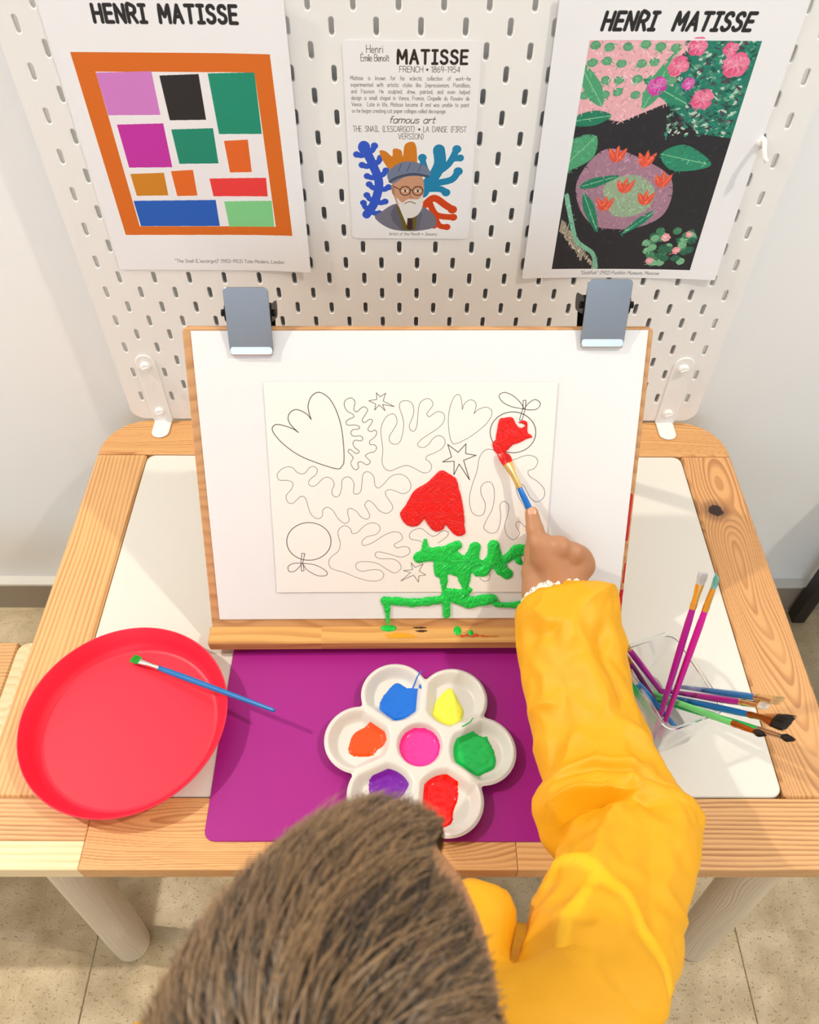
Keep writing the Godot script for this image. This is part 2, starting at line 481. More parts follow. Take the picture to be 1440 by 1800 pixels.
# pine: u runs along the grain. kind 0 straight rings, 1 wavy flame, 2 flame with a knot
func pine(s: int, kind: int, pale: Color, dark: Color, rings: float) -> StandardMaterial3D:
	var w := 768; var h := 384
	var b := PackedByteArray()
	b.resize(w * h * 3)
	var n1 := noise(s, 1.0, 3)
	var n2 := noise(s + 7, 1.0, 2)
	for y in h:
		for x in w:
			var u := float(x) / w; var v := float(y) / h
			var wob := n1.get_noise_2d(u * 0.9, v * 1.4)
			var r := 0.0
			if kind == 0: r = v * rings + wob * 1.3
			else:
				var a := (v - 0.46 + wob * 0.10) * 2.0
				r = sqrt(a * a * 9.0 + pow((u - 0.35) * 1.35, 2.0) + 0.02) * rings * 0.42 + wob * 0.5
			var knot := 0.0
			if kind == 2:
				var kd := Vector2((u - 0.20) * 2.0, (v - 0.40) * 1.0).length()
				r += 3.4 * exp(-kd * kd * 60.0)
				knot = 1.0 - smoothstep(0.030, 0.042, kd + n2.get_noise_2d(u * 40.0, v * 40.0) * 0.006)
				knot = maxf(knot, 0.3 * (1.0 - smoothstep(0.04, 0.09, kd)))
			var t := r - floorf(r)
			var d := smoothstep(0.25, 0.85, t) * (1.0 - smoothstep(0.88, 1.0, t)) * (0.55 + 0.45 * n2.get_noise_2d(floorf(r) * 3.1, u * 1.5))
			d += n2.get_noise_2d(u * 14.0, v * 320.0) * 0.07 + wob * 0.10
			var c := pale.lerp(dark, clampf(d, 0.0, 1.0)).lerp(Color(0.20, 0.10, 0.08), knot)
			var i := 3 * (y * w + x)
			b[i] = int(c.r * 255); b[i + 1] = int(c.g * 255); b[i + 2] = int(c.b * 255)
	var m := mat(Color.WHITE, 0.5)
	m.albedo_texture = ImageTexture.create_from_image(Image.create_from_data(w, h, false, Image.FORMAT_RGB8, b))
	return m

# ---------------------------------------------------------------- materials
var M := {}
func make_materials() -> void:
	M.wall = mat(Color(0.965, 0.965, 0.965), 0.85)
	M.ceiling = mat(Color(0.94, 0.94, 0.93), 0.9)
	M.white_metal = mat(Color(0.945, 0.94, 0.93), 0.42)
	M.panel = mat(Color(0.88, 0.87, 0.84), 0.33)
	M.paper = mat(Color(0.93, 0.935, 0.945), 0.75)
	var pale := Color(0.90, 0.71, 0.48)
	M.pine_tight = pine(3, 0, pale, Color(0.76, 0.50, 0.28), 46.0)
	M.pine_lined = pine(5, 0, Color(0.87, 0.68, 0.46), Color(0.58, 0.36, 0.19), 56.0)
	M.pine_flame = pine(11, 1, Color(0.88, 0.68, 0.45), Color(0.66, 0.42, 0.22), 40.0)
	M.pine_knot = pine(17, 2, Color(0.86, 0.65, 0.43), Color(0.66, 0.44, 0.26), 36.0)
	M.pine_pale = pine(23, 0, Color(0.96, 0.87, 0.70), Color(0.88, 0.74, 0.52), 40.0)
	M.pine_leg = pine(29, 1, Color(0.86, 0.79, 0.69), Color(0.72, 0.63, 0.52), 30.0)
	M.easel_wood = pine(31, 1, Color(0.82, 0.62, 0.42), Color(0.70, 0.49, 0.30), 16.0)
	M.ledge_wood = pine(37, 0, Color(0.85, 0.65, 0.38), Color(0.73, 0.50, 0.25), 24.0)
	M.dark_wood = pine(41, 0, Color(0.13, 0.10, 0.08), Color(0.09, 0.065, 0.05), 60.0)
	M.mat = mat(Color(0.62, 0.0, 0.52), 0.50)
	M.plate = mat(Color(0.97, 0.13, 0.25), 0.45)
	M.ceramic = mat(Color(0.86, 0.855, 0.84), 0.28)
	M.steel = mat(Color(0.56, 0.57, 0.59), 0.34, 1.0)
	M.bright_steel = mat(Color(0.80, 0.80, 0.79), 0.25, 1.0)
	M.dark_steel = mat(Color(0.10, 0.10, 0.10), 0.4, 0.8)
	M.gold = mat(Color(0.95, 0.80, 0.50), 0.24, 1.0)
	M.copper = mat(Color(0.80, 0.50, 0.22), 0.28, 1.0)
	M.silver = mat(Color(0.82, 0.81, 0.80), 0.25, 1.0)
	M.skin = mat(Color(0.70, 0.50, 0.36), 0.55)
	M.skin.subsurf_scatter_enabled = true
	M.skin.subsurf_scatter_strength = 0.12
	M.smock = mat(Color(0.91, 0.655, 0.0), 0.62)
	M.cloth_white = mat(Color(0.90, 0.89, 0.87), 0.85)
	var clear := mat(Color(0.95, 0.97, 0.98, 0.10), 0.06)
	clear.transparency = BaseMaterial3D.TRANSPARENCY_ALPHA
	M.clear = clear
	M.solid_clear = mat(Color(0.97, 0.98, 0.98, 0.0), 0.03)
	M.solid_clear.refraction_enabled = true
	M.solid_clear.refraction_scale = 0.05
	M.floor = floor_stone()

func gloss(c: Color, rough := 0.22) -> StandardMaterial3D:
	return mat(c, rough)

# brushed-on paint: streaky relief
func brushed(c: Color, thin: Color, s: int) -> StandardMaterial3D:
	var m := mat(c, 0.32)
	var im := Image.create(256, 256, false, Image.FORMAT_RGB8)
	var tone := Image.create(256, 256, false, Image.FORMAT_RGB8)
	var n := noise(s, 1.0, 2)
	for y in 256:
		for x in 256:
			var g := 0.5 + 0.5 * n.get_noise_2d(x * 0.12 + n.get_noise_2d(y * 0.02, 7.0) * 6.0, y * 0.012)
			im.set_pixel(x, y, Color(g, g, g))
			tone.set_pixel(x, y, c.lerp(thin, smoothstep(0.66, 0.92, g)))
	m.albedo_color = Color.WHITE
	m.albedo_texture = ImageTexture.create_from_image(tone)
	im.bump_map_to_normal_map(6.0)
	m.normal_enabled = true
	m.normal_texture = ImageTexture.create_from_image(im)
	m.normal_scale = 0.8
	m.uv1_scale = Vector3(2, 2, 2)
	return m

func floor_stone() -> StandardMaterial3D:
	var w := 1024
	var b := PackedByteArray()
	b.resize(w * w * 3)
	var n1 := noise(51, 0.006, 4); var n2 := noise(52, 0.045, 3); var n3 := noise(53, 0.16, 2)
	var hm := Image.create(w, w, false, Image.FORMAT_RGB8)
	for y in w:
		for x in w:
			var a := n1.get_noise_2d(x, y)
			var p := n2.get_noise_2d(x * 1.0, y * 1.6)
			var q := n3.get_noise_2d(x, y)
			var pit := smoothstep(0.30, 0.55, p * 0.8 + q * 0.5)
			var k := 0.5 + a * 0.75 + p * 0.16 + q * 0.10
			var c := Color(0.68, 0.60, 0.46).lerp(Color(0.85, 0.78, 0.65), clampf(k, 0.0, 1.0)).lerp(Color(0.45, 0.37, 0.26), pit * 0.38)
			var i := 3 * (y * w + x)
			b[i] = int(c.r * 255); b[i + 1] = int(c.g * 255); b[i + 2] = int(c.b * 255)
			var hh := clampf(0.6 + q * 0.12 + p * 0.12 - pit * 0.5, 0.0, 1.0)
			hm.set_pixel(x, y, Color(hh, hh, hh))
	var m := mat(Color.WHITE, 0.5)
	m.albedo_texture = ImageTexture.create_from_image(Image.create_from_data(w, w, false, Image.FORMAT_RGB8, b))
	hm.bump_map_to_normal_map(3.0)
	m.normal_enabled = true
	m.normal_texture = ImageTexture.create_from_image(hm)
	m.normal_scale = 0.7
	m.uv1_triplanar = true
	m.uv1_world_triplanar = true
	m.uv1_scale = Vector3.ONE * 1.9
	return m

# ---------------------------------------------------------------- the setting
func lamp(at: Vector3, energy: float, c: Color, label: String) -> void:
	var o := thing("ceiling_lamp", label, "lamp", Transform3D(Basis(), at), "")
	var mb := MB.new()
	lathe(mb, Transform3D(), [Vector2(0.0, 0.0), Vector2(0.085, 0.0), Vector2(0.095, -0.008), Vector2(0.095, -0.03), Vector2(0.08, -0.034), Vector2(0.075, -0.02)], 32)
	obj("housing", mb, M.white_metal, o)
	mb = MB.new()
	lathe_flip(mb, Transform3D(), [Vector2(0.0, -0.022), Vector2(0.074, -0.022), Vector2(0.074, -0.018)], 32)
	var g := mat(Color(1, 1, 1))
	g.emission_enabled = true
	g.emission = c
	g.emission_energy_multiplier = 4.0
	obj("diffuser", mb, g, o)
	var l := SpotLight3D.new()
	l.name = "lamp_light"
	l.light_energy = energy
	l.light_color = c
	l.light_size = 0.04
	l.spot_range = 12.0
	l.spot_angle = 75.0
	l.spot_angle_attenuation = 0.6
	l.spot_attenuation = 2.0
	l.shadow_enabled = true
	o.add_child(l)
	l.position = Vector3(0, -0.04, 0)
	l.rotation_degrees = Vector3(-90, 0, 0)

func build_room() -> void:
	var wz := -0.025
	struct_box("wall_back", Vector3(-2.7, 0, wz - 0.12), Vector3(2.5, 2.7, wz), M.wall)
	struct_box("wall_left", Vector3(-2.82, 0, wz - 0.12), Vector3(-2.7, 2.7, 4.0), M.wall)
	struct_box("wall_right", Vector3(2.5, 0, wz - 0.12), Vector3(2.62, 2.7, 4.0), M.wall)
	struct_box("ceiling", Vector3(-2.82, 2.7, wz - 0.12), Vector3(2.62, 2.82, 4.12), M.ceiling)
	# the wall behind the camera, with one wide window
	var fw := Node3D.new()
	fw.name = "wall_front"
	fw.set_meta("kind", "structure")
	add_child(fw)
	for q in [[-2.82, 0.0, -1.9, 2.7], [1.7, 0.0, 2.62, 2.7], [-1.9, 0.0, 1.7, 0.75], [-1.9, 2.35, 1.7, 2.7]]:
		var o := struct_box("wall_section", Vector3(q[0], q[1], 4.0), Vector3(q[2], q[3], 4.12), M.wall, fw)
	var win := Node3D.new()
	win.name = "window_1"
	win.set_meta("kind", "structure")
	add_child(win)
	for q in [[-1.9, 0.75, -1.84, 2.35], [1.64, 0.75, 1.7, 2.35], [-0.13, 0.75, -0.07, 2.35], [-1.84, 0.75, 1.64, 0.81], [-1.84, 2.29, 1.64, 2.35]]:
		struct_box("window_frame", Vector3(q[0], q[1], 4.03), Vector3(q[2], q[3], 4.09), M.white_metal, win)
	struct_box("baseboard_back", Vector3(-2.7, 0, wz), Vector3(2.5, 0.069, -0.0065), M.skirting)
	struct_box("lit_top_trim_1", Vector3(-2.7, 0.069, wz), Vector3(2.5, 0.0735, -0.0070), M.panel)  # cream cap strip: light on the baseboard's top face, put in as paler colour
	# floor: grout slab and stone tiles
	var fl := struct_box("floor", Vector3(-2.82, -0.12, wz - 0.12), Vector3(2.62, -0.002, 4.12), mat(Color(0.60, 0.54, 0.44), 0.9))
	var mb := MB.new()
	chbox(mb, Transform3D(), Vector3(0.4455, 0.02, 0.8920), 0.0010)
	var tm := mb.mesh()
	for i in range(-6, 6):
		for j in range(-1, 5):
			var o := obj_mesh("tile", tm, M.floor, fl)
			o.global_position = Vector3(-0.438 + 0.4465 * (i + 0.5), -0.01, 0.34 + 0.893 * (j + 0.5) - 0.42)

# ---------------------------------------------------------------- table
const FLAT := Basis(Vector3(1, 0, 0), Vector3(0, 0, -1), Vector3(0, 1, 0))   # drawings laid on the table: x stays, y points to the wall
func build_table() -> void:
	var t := thing("table", "low pine table with broad rails, round legs and an inset white top", "table")
	var uvs := Vector2(2, 4)
	var y := 0.469; var th := 0.022
	# back rail with rounded outer corners
	var o := PackedVector2Array()
	o.append(Vector2(-0.415, -0.0645)); o.append(Vector2(0.415, -0.0645))
	for k in 9: o.append(Vector2(0.415 - 0.058 + cos(TAU * k / 32) * 0.058, -0.058 + sin(TAU * k / 32) * 0.058))
	for k in 9: o.append(Vector2(-0.415 + 0.058 - sin(TAU * k / 32) * 0.058, -0.058 + cos(TAU * k / 32) * 0.058))
	var mb := MB.new()
	plate(mb, Transform3D(FLAT, Vector3(0, y, 0)), o, th, 0.0022, Vector2(1.1, 4))
	obj("rail", mb, M.pine_flame, t)
	for sd in [-1.0, 1.0]:
		mb = MB.new()
		chbox(mb, Transform3D(Basis(), Vector3(0.3827 * sd, y, 0.29)), Vector3(0.0646, th, 0.4497), 0.0024, 2, Vector2(0.464 if sd > 0 else 0.5, 0.4416 if sd > 0 else 0.5))
		obj("rail", mb, M.pine_knot if sd > 0 else M.pine_tight, t)
	# the front rail is glued from staves
	for q in [[-0.415, -0.3045, 0.5153, 0.5545, M.pine_lined, 0.1], [-0.415, -0.3045, 0.5547, 0.58, M.pine_pale, 0.3], [-0.3041, 0.0898, 0.5153, 0.58, M.pine_flame, 0.55], [0.0902, 0.2, 0.5153, 0.5475, M.pine_lined, 0.7], [0.0902, 0.2, 0.5479, 0.58, M.pine_tight, 0.2], [0.2004, 0.415, 0.5153, 0.58, M.pine_lined, 0.45]]:
		mb = MB.new()
		chbox(mb, Transform3D(Basis(), Vector3((q[0] + q[1]) / 2, y, (q[2] + q[3]) / 2)), Vector3(q[1] - q[0], th, q[3] - q[2]), 0.0006, 0, Vector2(q[5], q[5] * 0.6 + 0.2))
		obj("stave", mb, q[4], t)
	mb = MB.new()
	plate(mb, Transform3D(FLAT, Vector3(0, 0.4725, 0)), round_rect(-0.3488, -0.5140, 0.3488, -0.0662, 0.011), 0.014, 0.0012)
	obj("tabletop", mb, M.panel, t, "white inset panel")
	for q in [[Vector3(0, 0.447, 0.05), Vector3(0.72, 0.022, 0.02)], [Vector3(0, 0.447, 0.53), Vector3(0.72, 0.022, 0.02)], [Vector3(-0.36, 0.447, 0.29), Vector3(0.02, 0.022, 0.46)], [Vector3(0.36, 0.447, 0.29), Vector3(0.02, 0.022, 0.46)]]:
		mb = MB.new()
		chbox(mb, Transform3D(Basis(), q[0]), q[1], 0.001)
		obj("apron", mb, M.pine_tight, t)
	for sx in [-1.0, 1.0]:
		for q in [[0.362, 0.53, 0.3885, 0.5425], [0.362, 0.06, 0.3885, 0.035]]:
			mb = MB.new()
			var a := Vector3(q[2] * sx, 0.0, q[3]); var b := Vector3(q[0] * sx, 0.458, q[1])
			var ax := (b - a).normalized()
			var bx := Basis(ax.cross(Vector3(0, 0, 1)).normalized() * -1.0, ax, Vector3.ZERO)
			bx.z = bx.x.cross(bx.y)
			var l := a.distance_to(b)
			lathe(mb, Transform3D(bx, a), [Vector2(0.0, 0.0), Vector2(0.021, 0.0), Vector2(0.0245, 0.004), Vector2(0.0245, 0.004), Vector2(0.0245, l * 0.5), Vector2(0.0245, l)], 32)
			obj("leg", mb, M.pine_leg, t)

# ---------------------------------------------------------------- pegboard and what hangs on it
func build_pegboard() -> void:
	var t := thing("pegboard", "large white pegboard with staggered upright slots standing at the back of the table", "pegboard")
	var mb := MB.new()
	var zf := 0.003; var zb := -0.002
	# cells 40 x 20 mm, each with one slot
	var rect := [[1, 0], [1, .5], [1, 1], [.5, 1], [0, 1], [-.5, 1], [-1, 1], [-1, .5], [-1, 0], [-1, -.5], [-1, -1], [-.5, -1], [0, -1], [.5, -1], [1, -1], [1, -.5]]
	var slot := []
	for k in 16:
		var p := Vector2(rect[k][0], rect[k][1])
		var q := Vector2(p.x, p.y * 0.0)
		var sy: float = signf(p.y)
		var ang := 0.0
		if k in [0, 8]: slot.append([Vector2(p.x * 0.0025, 0), Vector2(p.x, 0)]); continue
		if k in [1, 7, 9, 15]: slot.append([Vector2(p.x * 0.0025, sy * 0.005), Vector2(p.x, 0)]); continue
		if k in [2, 6, 10, 14]: ang = 40.0
		elif k in [3, 5, 11, 13]: ang = 66.0
		else: ang = 90.0
		var dv := Vector2(cos(deg_to_rad(ang)) * signf(p.x), sin(deg_to_rad(ang)) * sy)
		slot.append([Vector2(0, sy * 0.005) + dv * 0.0025, dv])
	for row in 25:
		var y := 0.5245 + row * 0.02
		var odd := row % 2 == 1
		for i in (18 if odd else 19):
			var x := (-0.34 if odd else -0.36) + i * 0.04
			var ids := []
			for k in 16:
				var s: Vector2 = slot[k][0]; var d: Vector2 = slot[k][1]
				var c := Vector3(x, y, 0)
				var r := c + Vector3(rect[k][0] * 0.02, rect[k][1] * 0.01, 0)
				var w := c + Vector3(s.x + d.x * 0.0009, s.y + d.y * 0.0009, 0)
				var n := c + Vector3(s.x, s.y, 0)
				var f := Vector3(0, 0, zf); var g := Vector3(0, 0, zf - 0.0009); var h := Vector3(0, 0, zb)
				ids.append([mb.add(r + f), mb.add(w + f), mb.add(w + f), mb.add(n + g), mb.add(n + g), mb.add(n + h), mb.add(n + h), mb.add(r + h)])
			for k in 16:
				var a: Array = ids[k]; var b: Array = ids[(k + 1) % 16]
				for e in [0, 2, 4, 6]: mb.quad(a[e], b[e], b[e + 1], a[e + 1])
		if odd:
			for sd in [-1.0, 1.0]:
				for z in [zf, zb]:
					var q := [Vector3(0.36 * sd, y - 0.01, z), Vector3(0.38 * sd, y - 0.01, z), Vector3(0.38 * sd, y + 0.01, z), Vector3(0.36 * sd, y + 0.01, z)]
					if (sd > 0) != (z == zf): q.reverse()
					mb.flat(q)
	# top and bottom margins with rounded corners, then the rim
	var rim := round_rect(-0.38, 0.4845, 0.38, 1.0445, 0.018, 6)
	for part in [[0.0, 0.5145], [1.0145, 2.0]]:
		var p := PackedVector2Array()
		for q in rim:
			if q.y > part[0] and q.y < part[1]: p.append(q)
		if part[0] == 0.0: p.append(Vector2(0.38, 0.5145)); p.append(Vector2(-0.38, 0.5145))
		else: p.append(Vector2(-0.38, 1.0145)); p.append(Vector2(0.38, 1.0145))
		var ce := Vector2(0, 0.5 if part[0] == 0.0 else 1.03)
		var ps := []
		for q in p: ps.append(q)
		ps.sort_custom(func(a, b): return (a - ce).angle() < (b - ce).angle())
		for z in [zf, zb]:
			var f := []
			for q in ps: f.append(Vector3(q.x, q.y, z))
			if z == zb: f.reverse()
			mb.flat(f)
	for i in rim.size():
		var a := rim[i]; var b := rim[(i + 1) % rim.size()]
		mb.flat([Vector3(a.x, a.y, zb), Vector3(b.x, b.y, zb), Vector3(b.x, b.y, zf), Vector3(a.x, a.y, zf)])
	obj("panel", mb, M.white_metal, t)
	for sx in [-1.0, 1.0]:
		var cx: float = 0.340 * sx
		mb = MB.new()
		var o := PackedVector2Array()
		o.append(Vector2(-0.0125, 0.4815)); o.append(Vector2(0.0125, 0.4815))
		for k in 13: o.append(Vector2(cos(PI * k / 12) * 0.0125, 0.5815 + sin(PI * k / 12) * 0.0125))
		plate(mb, Transform3D(Basis(), Vector3(cx, 0, zf + 0.0012)), o, 0.0024, 0.0006)
		# the foot folds forward over the table
		o = PackedVector2Array()
		o.append(Vector2(-0.0115, -0.001)); 
		for k in 9: o.append(Vector2(-cos(PI * k / 8) * 0.0115, -0.026 - sin(PI * k / 8) * 0.0105))
		o.append(Vector2(0.0115, -0.001))
		plate(mb, Transform3D(FLAT, Vector3(cx, 0.4816, 0.0)), o, 0.0026, 0.0008)
		var br := obj("bracket", mb, M.white_metal, t)
		for sy in [0.5775, 0.5005]:
			mb = MB.new()
			lathe(mb, Transform3D(Basis(Vector3(1, 0, 0), Vector3(0, 0, 1), Vector3(0, -1, 0)), Vector3(cx, sy, zf + 0.002)), [Vector2(0.0065, 0.0), Vector2(0.0065, 0.004), Vector2(0.0052, 0.0052), Vector2(0.0052, 0.0052), Vector2(0.0, 0.0056)], 24)
			chbox(mb, Transform3D(Basis(Vector3(0, 0, 1), 0.35), Vector3(cx, sy, zf + 0.0078)), Vector3(0.0085, 0.0014, 0.0012), 0.0002)
			obj("screw", mb, M.white_metal, br)
	# a white hook near the right edge
	var hk := thing("peg_hook", "small white hook in a slot at the right edge of the pegboard", "hook")
	mb = MB.new()
	tube(mb, PackedVector3Array([Vector3(0.3395, 0.868, -0.001), Vector3(0.3395, 0.868, 0.010), Vector3(0.3395, 0.862, 0.016), Vector3(0.341, 0.856, 0.019), Vector3(0.344, 0.853, 0.021)]), 0.0024, 0.0024, 10)
	obj("shaft", mb, M.white_metal, hk)
	mb = MB.new()
	lathe(mb, Transform3D(Basis(Vector3(1, 0, 0), Vector3(0, 0, 1), Vector3(0, -1, 0)), Vector3(0.3395, 0.864, 0.003)), [Vector2(0.0, 0.0), Vector2(0.0045, 0.0), Vector2(0.0045, 0.004), Vector2(0.0, 0.0045)], 16)
	obj("collar", mb, M.white_metal, hk)

func poster_tex(title_slant: float, caption: String, title_x: float, kind: int) -> ImageTexture:
	var cv := Cv.new(1000, 1292, Color(0.955, 0.955, 0.965))
	var ink := Color(0.10, 0.10, 0.11)
	write_text(cv, "HENRI MATISSE", title_x, 128, 62, 14.5, ink, 3.1, title_slant, 600.0 if kind == 0 else 620.0, 0.87)
	if kind == 0:
		# plain colour blocks inside an orange border
		cv.poly(PackedVector2Array([Vector2(76, 243), Vector2(918, 243), Vector2(924, 1086), Vector2(84, 1092)]), Color(0.86, 0.42, 0.06))
		cv.poly(PackedVector2Array([Vector2(160, 320), Vector2(842, 318), Vector2(846, 1040), Vector2(166, 1044)]), Color(0.95, 0.94, 0.95))
		for q in [[160, 320, 400, 500, Color(0.83, 0.50, 0.80)], [430, 330, 600, 520, Color(0.11, 0.10, 0.11)], [640, 320, 842, 580, Color(0.0, 0.56, 0.44)], [190, 540, 400, 740, Color(0.77, 0.16, 0.65)], [430, 560, 620, 720, Color(0.0, 0.54, 0.43)],
			[660, 610, 770, 760, Color(0.90, 0.40, 0.10)], [190, 770, 350, 880, Color(0.82, 0.52, 0.08)], [385, 755, 490, 880, Color(0.90, 0.41, 0.08)], [560, 790, 830, 880, Color(0.93, 0.22, 0.22)], [170, 905, 570, 1040, Color(0.06, 0.36, 0.75)], [610, 905, 842, 1040, Color(0.51, 0.83, 0.56)]]:
			var p := PackedVector2Array([Vector2(q[0], q[1] + 4), Vector2(q[2], q[1] - 3), Vector2(q[2] - 4, q[3]), Vector2(q[0] + 3, q[3] + 3)])
			cv.poly(p, q[4])
	else:
		flower_print(cv)
	write_text(cv, caption, 300, 1248 if kind == 0 else 1272, 19, 2.2, Color(0.45, 0.45, 0.47), 1.6, 0.12)
	return cv.tex()

# a plain painted pattern of leaves and blooms
func flower_print(cv: Cv) -> void:
	var r := RandomNumberGenerator.new()
	r.seed = 9
	var x0 := 147; var x1 := 858; var y0 := 167; var y1 := 1240
	cv.poly(PackedVector2Array([Vector2(x0, y0), Vector2(x1, y0), Vector2(x1, y1), Vector2(x0, y1)]), Color(0.13, 0.13, 0.16))
	cv.poly(PackedVector2Array([Vector2(x0, y0), Vector2(x0 + 420, y0), Vector2(x0 + 380, y0 + 250), Vector2(x0 + 200, y0 + 330), Vector2(x0, y0 + 300)]), Color(0.93, 0.70, 0.73))
	cv.poly(PackedVector2Array([Vector2(x0 + 420, y0), Vector2(x1, y0), Vector2(x1, y0 + 400), Vector2(x0 + 560, y0 + 380), Vector2(x0 + 380, y0 + 250)]), Color(0.10, 0.48, 0.40))
	for k in 420:   # dabs
		var p := Vector2(r.randf_range(x0 + 400, x1), r.randf_range(y0, y0 + 390))
		var d := Vector2(r.randf_range(4, 14), r.randf_range(-8, 8))
		if p.x + 16 < x1: cv.line(p, p + d, r.randf_range(5, 13), [Color(0.16, 0.55, 0.45), Color(0.75, 0.82, 0.76), Color(0.07, 0.33, 0.28), Color(0.40, 0.62, 0.52), Color(0.30, 0.22, 0.28)][r.randi() % 5])
	for k in 24:
		var c := Vector2(x0 + 25 + (k % 6) * 68 + r.randf_range(-12, 12), y0 + 25 + (k / 6) * 62 + r.randf_range(-10, 10))
		disc(cv, c, 22, 17, Color(0.33, 0.62, 0.45))
		disc(cv, c, 15, 11, Color(0.40, 0.68, 0.50))
	# soft patches on the dark ground, with warm tulips
	cv.poly(spline(PackedVector2Array([Vector2(200, 760), Vector2(300, 620), Vector2(470, 660), Vector2(640, 760), Vector2(650, 930), Vector2(520, 1010), Vector2(330, 1000), Vector2(230, 900)]), true, 6), Color(0.66, 0.50, 0.58))
	cv.poly(spline(PackedVector2Array([Vector2(330, 790), Vector2(470, 740), Vector2(580, 820), Vector2(540, 930), Vector2(400, 940)]), true, 6), Color(0.60, 0.70, 0.58))
	for q in [[360, 640], [500, 660], [430, 790], [540, 850], [350, 880], [600, 760]]:
		for k in 3: leaf(cv, Vector2(q[0], q[1] + 40), -PI / 2 + (k - 1) * 0.55, 78, 30, Color(0.90, 0.33, 0.24), Color(0.97, 0.52, 0.36))
	for q in [[250, 430, -2.2, 240, 70], [430, 440, -1.2, 250, 74], [300, 470, 3.0, 230, 64], [620, 420, -2.7, 240, 60], [560, 640, 0.2, 250, 120], [250, 560, 2.3, 220, 130], [210, 800, -0.3, 190, 46], [240, 830, 1.1, 230, 50], [600, 920, 2.4, 190, 40]]:
		leaf(cv, Vector2(q[0], q[1]), q[2], q[3], q[4], [Color(0.10, 0.50, 0.38), Color(0.30, 0.64, 0.46), Color(0.16, 0.55, 0.42)][int(q[0]) % 3], Color(0.55, 0.80, 0.62))
	for q in [[560, 190, 44], [500, 265, 48], [740, 260, 60], [430, 345, 46], [640, 400, 52], [700, 200, 36], [560, 335, 30]]: bloom(cv, Vector2(q[0] + 40, q[1]), q[2], Color(0.80, 0.20, 0.62) if int(q[2]) % 4 else Color(0.90, 0.34, 0.52), r)
	for k in 40:
		var c := Vector2(r.randf_range(600, x1 - 26), r.randf_range(1020, y1 - 24))
		disc(cv, c, 22, 19, [Color(0.26, 0.52, 0.38), Color(0.48, 0.72, 0.55), Color(0.15, 0.40, 0.30)][k % 3])
	for q in [[690, 1060, 26], [760, 1130, 24], [640, 1190, 22], [800, 1040, 20]]: bloom(cv, Vector2(q[0], q[1]), q[2], Color(0.93, 0.55, 0.58), r)
	for k in 30:   # pale strokes at the lower left
		var a := Vector2(x0 + 12 + k * 7, 960 + k * 9 + r.randf_range(-8, 8))
		cv.line(a, a + Vector2(-3, 60 if k < 20 else 20), 5, Color(0.80, 0.76, 0.66))
	cv.path(spline(PackedVector2Array([Vector2(160, 840), Vector2(200, 960), Vector2(250, 1080), Vector2(340, 1150), Vector2(372, 1230)]), false, 8), 22, Color(0.50, 0.76, 0.64))
	for k in 2600:   # visible brushwork: each stroke a little lighter or darker than what lies under it
		var p := Vector2(r.randf_range(x0, x1), r.randf_range(y0, y1))
		var i := 3 * (int(p.y) * cv.w + int(p.x))
		var g := r.randf_range(0.80, 1.25)
		var c := Color(minf(1.0, cv.b[i] / 255.0 * g + 0.015), minf(1.0, cv.b[i + 1] / 255.0 * g + 0.015), minf(1.0, cv.b[i + 2] / 255.0 * g + 0.02))
		var d := Vector2.from_angle(r.randf_range(-1.2, 1.2) + p.x * 0.004) * r.randf_range(6, 20)
		for j in 5: cv.line(p + d * j * 0.2, p + d * (j + 1) * 0.2, 3.4, c)
	var white := Color(0.955, 0.955, 0.965)
	for q in [[0, 160, x0, 1292], [x1, 160, 1000, 1292], [0, 160, 1000, y0], [0, y1, 1000, 1292]]:
		cv.poly(PackedVector2Array([Vector2(q[0], q[1]), Vector2(q[2], q[1]), Vector2(q[2], q[3]), Vector2(q[0], q[3])]), white)

func disc(cv: Cv, c: Vector2, rx: float, ry: float, col: Color) -> void:
	var p := PackedVector2Array()
	for k in 28: p.append(c + Vector2(cos(TAU * k / 28) * rx, sin(TAU * k / 28) * ry))
	cv.poly(p, col)

func leaf(cv: Cv, at: Vector2, ang: float, l: float, w: float, c: Color, vein: Color) -> void:
	var d := Vector2(cos(ang), sin(ang)); var n := Vector2(-d.y, d.x)
	cv.poly(spline(PackedVector2Array([at, at + d * l * 0.3 + n * w * 0.5, at + d * l * 0.7 + n * w * 0.36, at + d * l, at + d * l * 0.7 - n * w * 0.36, at + d * l * 0.3 - n * w * 0.5]), true, 5), c)
	cv.line(at, at + d * l * 0.9, 4, vein)

func bloom(cv: Cv, c: Vector2, r0: float, col: Color, r: RandomNumberGenerator) -> void:
	for k in 9:
		var d := Vector2.from_angle(TAU * k / 9 + r.randf())
		disc(cv, c + d * r0 * 0.45, r0 * 0.5, r0 * 0.42, col.lightened(0.12 * (k % 3)))
	for k in 7: cv.line(c, c + Vector2.from_angle(TAU * k / 7) * r0 * 0.6, 3, col.lightened(0.5))

